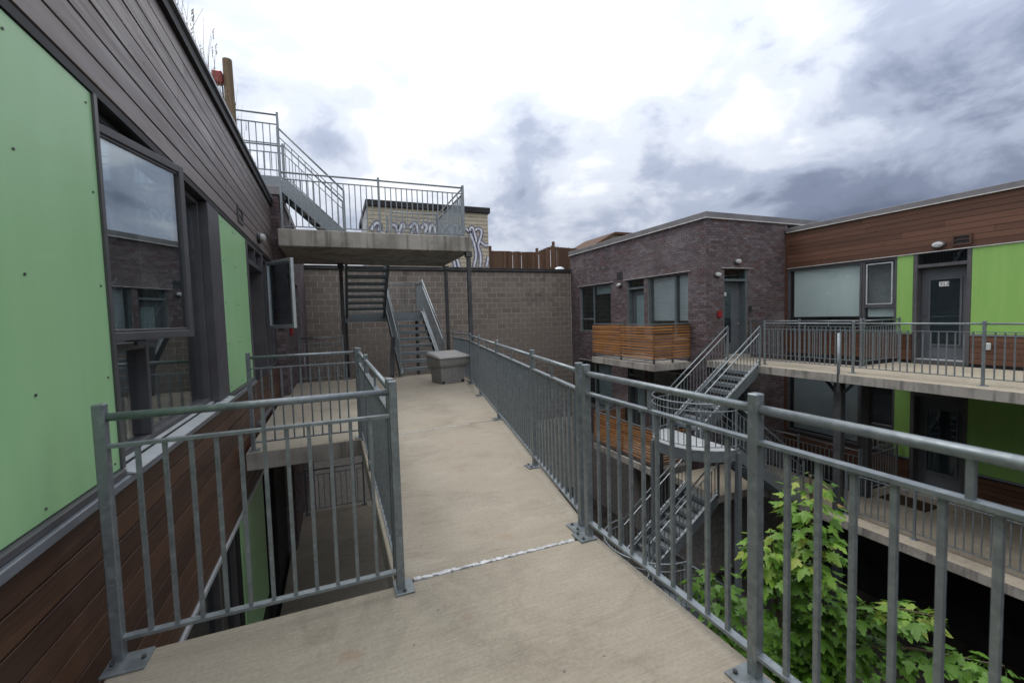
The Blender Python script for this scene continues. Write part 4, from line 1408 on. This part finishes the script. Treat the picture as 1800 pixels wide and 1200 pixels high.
for z0 in (0, F2):
    for a, b in ((-1.0, 5.155), (6.225, 6.555)):
        MB().box(X - 0.03, X + 0.01, a, b, 0.702 + z0, 0.738 + z0).build('trim', 'flash', t)
    for a, b, cols in ((2.6, 5.155, (2.75, 3.6, 4.3, 5.05)), (0.0, 2.595, ()), (6.225, 6.555, (6.28, 6.5))):
        p = box('panel', X - 0.004, X + 0.01, a, b, 0.742 + z0, 2.672 + z0, 'lime', t, 0.002)
        screws(p, X - 0.004, -1, cols, (0.80 + z0, 1.25 + z0, 1.72 + z0, 2.20 + z0, 2.60 + z0))
    up_ = z0 == 0
    window(t, X, -1, 7.36, 9.46, 0.72 + z0, 2.66 + z0, 'wide window with pale roller blind' if up_ else 'lower wide window with closed slatted blind', 'frame', 'glass', recess=0.02,
           blind=[(7.43, 9.32, (1.17 if up_ else 0.80) + z0, 2.60 + z0, 'blind' if up_ else 'slats')])
    window(t, X, -1, 6.56, 7.355, 0.72 + z0, 2.66 + z0, 'narrow sash window beside the lime strip' if up_ else None, 'frame', 'glass', trans=((6.62, 7.295, 1.42 + z0),), recess=0.02,
           blind=[(6.63, 7.28, 1.46 + z0, 2.60 + z0, 'blind_grey'), (6.63, 7.28, 1.15 + z0, 1.38 + z0, 'blind')] if up_ else None)
    if up_:
        mb = MB()
        for (a, b, c, d) in ((6.66, 6.685, 1.48, 2.56), (7.235, 7.26, 1.48, 2.56), (6.686, 7.234, 1.48, 1.505), (6.686, 7.234, 2.535, 2.56)):
            mb.box(X - 0.02 + 0.03, X + 0.04, a, b, c, d)
        mb.build('sash_bead', 'alu', t)
    # numbered door
    d_ = box('door', X + 0.20, X + 0.25, 5.24, 6.14, 0.12 + z0, 2.32 + z0, 'door', t, 0.004)
    if up_:
        d_['label'] = 'grey glazed entrance door numbered 313'
    gx = X + 0.195
    box('glazing', gx - 0.004, gx + 0.004, 5.42, 5.96, 0.48 + z0, 2.02 + z0, 'glass_dark', d_)
    mb = MB()
    for (a, b, c, dd) in ((5.38, 5.42, 0.44, 2.06), (5.96, 6.0, 0.44, 2.06), (5.421, 5.959, 0.44, 0.48), (5.421, 5.959, 2.02, 2.06)):
        mb.box(gx - 0.015, gx + 0.005, a, b, c + z0, dd + z0)
    mb.build('glazing_bead', 'door', d_)
    pipe('handle', (X + 0.20, 6.06, 1.00 + z0), (X + 0.13, 6.06, 1.00 + z0), 0.022, 'chrome', d_)
    bar('lever', (X + 0.135, 6.07, 1.00 + z0), (X + 0.135, 5.96, 0.99 + z0), 0.02, 0.02, 'chrome', d_)
    pipe('lock', (X + 0.20, 6.06, 1.18 + z0), (X + 0.17, 6.06, 1.18 + z0), 0.025, 'chrome', d_)
    if up_:
        box('number_plate', X + 0.183, X + 0.188, 5.62, 5.80, 1.86, 1.97, 'sign_white', d_)
        text_marks(d_, '313', (X + 0.182, 5.785, 1.885), (0, -1, 0), (0, 0, 1), 0.062, 'sign_black', 0.002)
    else:
        box('shade', X + 0.201, X + 0.204, 5.44, 5.94, 0.55 + z0, 1.95 + z0, 'blind_grey', d_)
    for a, b in ((5.16, 5.238), (6.142, 6.22)):
        MB().box(X - 0.01, X + 0.26, a, b, 0.0 + z0, 2.67 + z0).build('door_jamb', 'frame', t, bevel=0.004)
    MB().box(X - 0.008, X + 0.26, 5.239, 6.141, 2.325 + z0, 2.40 + z0).build('door_head', 'frame', t, bevel=0.004)
    MB().box(X + 0.05, X + 0.06, 5.239, 6.141, 2.401 + z0, 2.66 + z0).build('transom_pane', 'glass_dark', t)
    MB().box(X - 0.06, X + 0.19, 5.241, 6.139, 0.002 + z0, 0.10 + z0).build('door_sill', 'frame', t)
    MB().box(X - 0.04, X + 0.18, 5.245, 6.135, 0.102 + z0, 0.118 + z0).build('threshold', 'alu', t)
vt = MB()
for (a, b, c, d) in ((5.16, 5.20, 2.76, 3.0), (5.46, 5.50, 2.76, 3.0), (5.201, 5.459, 2.76, 2.80), (5.201, 5.459, 2.96, 3.0), (5.201, 5.459, 2.87, 2.89)):
    vt.box(X - 0.045, X - 0.012, a, b, c, d)
v = vt.build('vent', 'plank_low', t)
MB().box(X - 0.02, X - 0.013, 5.201, 5.459, 2.80, 2.96).build('vent_opening', 'sign_black', v)
wall_light('oval wall light on the brown boards above door 313', (X - 0.012, 5.74, 2.83), (-1, 0, 0))
ob = box('outlet_box', X - 0.05, X - 0.012, 4.80, 4.92, 0.40, 0.55, 'alu', None, 0.006)
tag(ob, 'grey outlet box low on the boards right of door 313', 'outlet')
dm = box('doormat', 11.9, 12.5, 5.25, 6.15, F2 + 0.001, F2 + 0.02, 'mat_brown', None, 0.004)
tag(dm, 'brown doormat on the lower walkway before the dark door', 'doormat')

# steel posts carrying the right balcony
for (x, y, z0, z1, lab) in ((10.3, 6.1, F2, -0.19, 'dark square column on the lower walkway under the access balcony'),
                            (11.75, 6.35, F2, -0.19, 'dark square column beside the lower floor opening'),
                            (10.3, 6.1, -6.5, F2 - 0.19, 'dark ground floor column below the lower walkway')):
    c = thing('steel_column', lab, 'column', (x, y, z0))
    bar('shaft', (x, y, z0 + 0.011), (x, y, z1 - 0.002), 0.16, 0.16, 'steel_dark', c, 0.01)
    box('foot', x - 0.13, x + 0.13, y - 0.13, y + 0.13, z0 + 0.001, z0 + 0.010, 'steel_dark', c)
    if z1 > -1:
        mb = MB()
        for s in (-1, 1):
            mb.bar((x, y + s * 0.09, z1 - 0.25), (x, y + s * 0.30, z1 - 0.01), 0.1, 0.03)
        mb.build('bracket', 'steel_dark', c)

# right railings
for z0, nm in ((0, 'upper'), (F2, 'lower')):
    r_ = thing('railing', 'outer galvanised railing of the right %s access balcony' % nm, 'railing', (10.3, 4, z0))
    y_hi = 7.93 if z0 == 0 else 6.66
    if z0 == 0:
        ys = (7.93, 5.85, 3.82, 1.8, -0.3)
    else:
        ys = (5.95, 4.72, 2.7, 0.7)
    A, B = (10.32, ys[0], z0), (10.32, ys[-1], z0)
    railing(r_, A, B, posts=[(y - ys[0]) / (ys[-1] - ys[0]) for y in ys], bal=0.118, bw=0.018, h=1.09, mid=0.93, low=0.13)
    r_ = thing('railing', 'inner railing around the %s opening before the wide window' % nm, 'railing', (11.8, 8, z0))
    railing(r_, (11.66, 9.42, z0), (11.62, 6.42, z0), posts=(0.0, 0.5, 1.0), bal=0.118, bw=0.018, h=1.11, mid=0.95, low=0.13)
    railing(r_, (11.68, 6.40, z0), (13.2, 6.44, z0), posts=(1.0, 0.0), bal=0.118, bw=0.018, h=1.11, mid=0.95, low=0.13)
dp = pipe('drain_pipe', (10.0, 5.95, -0.42), (10.0, 5.95, 0.88), 0.03, 'galv', None, 10)
tag(dp, 'thin vertical galvanised pipe at the balcony edge', 'pipe')


# right switchback stairs
def round_landing(t, cx, cy, r, z, th=0.2):
    n = 28
    arc = [(cx - math.sin(math.pi * i / n) * r, cy + math.cos(math.pi * i / n) * r) for i in range(n + 1)]
    mb = MB()
    mb.poly([(x, y) for x, y in arc], z - 0.03, z)
    mb.build('landing', 'alu', t)
    mb = MB()
    for i in range(n):
        a, b = arc[i], arc[i + 1]
        k = len(mb.v)
        for (x, y) in (a, b):
            for rr_, zz in ((1.0, z + 0.004), (1.0, z - th), (0.94, z - th), (0.94, z - th + 0.012), (0.985, z - th + 0.012), (0.985, z + 0.004)):
                mb.v.append((cx + (x - cx) * rr_, cy + (y - cy) * rr_, zz))
        for j in range(6):
            mb.f.append((k + j, k + (j + 1) % 6, k + 6 + (j + 1) % 6, k + 6 + j))
    mb.build('rim', 'galv', t)
    for zz, rr_, nm in ((1.02, 0.018, 'handrail'), (0.86, 0.012, 'mid_rail'), (0.09, 0.012, 'bottom_rail')):
        mb = MB().tube([(x, y, z + zz) for x, y in arc], rr_, 8)
        mb.build(nm, 'galv', t, True)
    nb2 = 26
    for i in range(nb2 + 1):
        a = math.pi * i / nb2
        x, y = cx - math.sin(a) * r, cy + math.cos(a) * r
        bar('baluster', (x, y, z + 0.09), (x, y, z + 0.86), 0.014, 0.014, 'galv', t)


for k, (dx, z0, nm) in enumerate(((0.0, 0.0, 'upper'), (-1.45, F2, 'lower'))):
    s = thing('switchback_stair', '%s galvanised stair with half-round landing at the right balcony' % nm, 'staircase', (8.5 + dx, 7.8, z0 + F2))
    LZ = z0 - 1.58
    flight(s, (7.93 + dx, 7.86, LZ), (10.05 + dx if k == 0 else 8.62, 7.86, z0), (0, 0.98, 0), 10, string_h=0.24)
    flight(s, (10.1 + dx, 6.75, z0 + F2), (7.93 + dx, 6.75, LZ), (0, 0.98, 0), 10, string_h=0.24)
    round_landing(s, 7.93 + dx, 7.79, 1.06, LZ, 0.24)
    for (x, y) in ((7.0 + dx, 8.3), (7.95 + dx, 6.72)):
        bar('leg', (x, y, -6.5), (x, y, LZ - 0.05), 0.10, 0.10, 'galv', s)

# ================================================================== MAPLE
t = thing('maple_tree', 'young maple with bright green leaves rising behind the near railing', 'tree', (3.25, 2.0, -6.5))
shoots = [
    ([(3.25, 2.05, -6.5), (3.2, 2.0, -3.5), (3.12, 1.98, -1.6), (3.06, 1.95, -0.6), (3.02, 1.97, 0.26)], 0.06),
    ([(3.15, 2.0, -2.3), (2.98, 2.1, -1.2), (2.89, 2.15, -0.55), (2.88, 2.16, -0.18)], 0.025),
    ([(3.12, 2.0, -2.4), (2.82, 2.28, -1.5), (2.66, 2.42, -0.9), (2.62, 2.46, -0.56)], 0.022),
    ([(3.08, 1.95, -0.95), (3.12, 1.78, -0.62), (3.22, 1.58, -0.50), (3.33, 1.36, -0.47)], 0.016),
    ([(3.10, 1.96, -1.25), (3.14, 1.75, -0.86), (3.26, 1.48, -0.72), (3.42, 1.14, -0.63)], 0.016),
    ([(3.12, 1.98, -1.6), (2.85, 2.2, -1.25), (2.62, 2.42, -1.15), (2.42, 2.62, -1.12)], 0.016),
    ([(3.12, 1.98, -1.7), (3.0, 1.9, -1.3), (2.95, 1.85, -1.0)], 0.014),
    ([(3.14, 1.98, -1.9), (3.3, 1.7, -1.45), (3.45, 1.45, -1.3)], 0.014),
    ([(3.14, 1.98, -2.2), (2.9, 2.0, -1.8), (2.7, 2.1, -1.6)], 0.014),
    ([(3.16, 1.98, -2.6), (3.3, 2.2, -1.9), (3.35, 2.3, -1.5)], 0.014),
]


def sample(pts, s):
    n = len(pts) - 1
    i = min(int(s * n), n - 1)
    return Vector(pts[i]).lerp(Vector(pts[i + 1]), s * n - i)


for k, (pts, r) in enumerate(shoots):
    P = [sample(pts, i / 12) for i in range(13)]
    MB().tube(P, r, 7, radii=[r * (1 - 0.85 * i / 12) for i in range(13)]).build('trunk' if k == 0 else 'branch', 'bark', t, True)
# leaf meshes: five pointed lobes with toothed edges, folded along the midrib
LEAF = []
for kx in range(4):
    R = random.Random(60 + kx)
    half = [(0.0, -0.02), (0.13, 0.02), (0.34, -0.06), (0.25, 0.12), (0.50, 0.20), (0.44, 0.30), (0.52, 0.47), (0.36, 0.42), (0.22, 0.44), (0.24, 0.62), (0.16, 0.70), (0.12, 0.86), (0.0, 1.05)]
    half = [(x * R.uniform(0.9, 1.1), y + R.uniform(-.02, .02)) for x, y in half]
    v = [(0, 0.25, 0)]
    left = [(-x, y) for x, y in reversed(half[1:-1])]
    outl = half + left
    fold = R.uniform(0.12, 0.32)
    for (x, y) in outl:
        v.append((x, y, -fold * abs(x) - 0.35 * max(0, y - 0.3) ** 2 * R.uniform(0.6, 1.4)))
    f = [(0, i + 1, (i + 1) % len(outl) + 1) for i in range(len(outl))]
    # petiole
    b0 = len(v)
    v += [(-0.012, 0, 0), (0.012, 0, 0), (0.012, -0.45, 0.10), (-0.012, -0.45, 0.10)]
    f.append((b0, b0 + 1, b0 + 2, b0 + 3))
    me = bpy.data.meshes.new('leaf')
    me.from_pydata([(a * 0.094, (b + 0.45) * 0.094, (c - 0.10) * 0.094) for a, b, c in v], [], f)
    me.materials.append(MATS['leaf'])
    LEAF.append(me)
R = random.Random(77)
leaves = []
for k, (pts, r) in enumerate(shoots):
    L = sum((Vector(b) - Vector(a)).length for a, b in zip(pts[:-1], pts[1:]))
    smin = 0.55 if k == 0 else (0.25 if k < 3 else 0.12)
    n = int(L * (1 - smin) * (125 if k < 3 else 130)) + 10
    for i in range(n):
        s = smin + (1 - smin) * (i + R.random()) / n
        P = sample(pts, min(s, 1.0))
        az = R.uniform(0, 2 * math.pi)
        sz = R.uniform(0.62, 1.2) * (0.65 if s > 0.95 else 1.0)
        off = Vector((math.cos(az), math.sin(az), R.uniform(-0.3, 0.3))) * R.uniform(0.0, 0.17 if k < 3 else 0.11)
        pitch_ = R.uniform(-0.9, 0.1)
        M = Matrix.Translation(P + off) @ Matrix.Rotation(az - math.pi / 2, 4, 'Z') @ Matrix.Rotation(pitch_, 4, 'X') @ Matrix.Rotation(R.uniform(-.5, .5), 4, 'Y') @ Matrix.Scale(sz, 4)
        leaves.append((M, R.randrange(4)))
for i in range(2000):   # inner and lower crown
    a = R.uniform(0, 2 * math.pi)
    rr_ = R.uniform(0.05, 0.95)
    P = Vector((3.05 + math.cos(a) * rr_, 2.0 + math.sin(a) * rr_, R.uniform(-2.6, -0.95)))
    if P.z > -1.25 and rr_ > 0.5:
        P.z -= 0.5
    M = Matrix.Translation(P) @ Matrix.Rotation(R.uniform(0, 6.28), 4, 'Z') @ Matrix.Rotation(R.uniform(-1.0, 0.1), 4, 'X') @ Matrix.Rotation(R.uniform(-.5, .5), 4, 'Y') @ Matrix.Scale(R.uniform(0.65, 1.15), 4)
    leaves.append((M, R.randrange(4)))
leaves.sort(key=lambda q: -q[0].translation.z)
rest = MB()
for i, (M, k) in enumerate(leaves):
    if i < 300:
        link(bpy.data.objects.new('leaf', LEAF[k]), t, M)
    else:
        n0 = len(rest.v)
        rest.v += [tuple(M @ v.co) for v in LEAF[k].vertices]
        rest.f += [tuple(n0 + j for j in p.vertices) for p in LEAF[k].polygons]
o = rest.build('foliage', 'leaf', t)
o['kind'] = 'stuff'
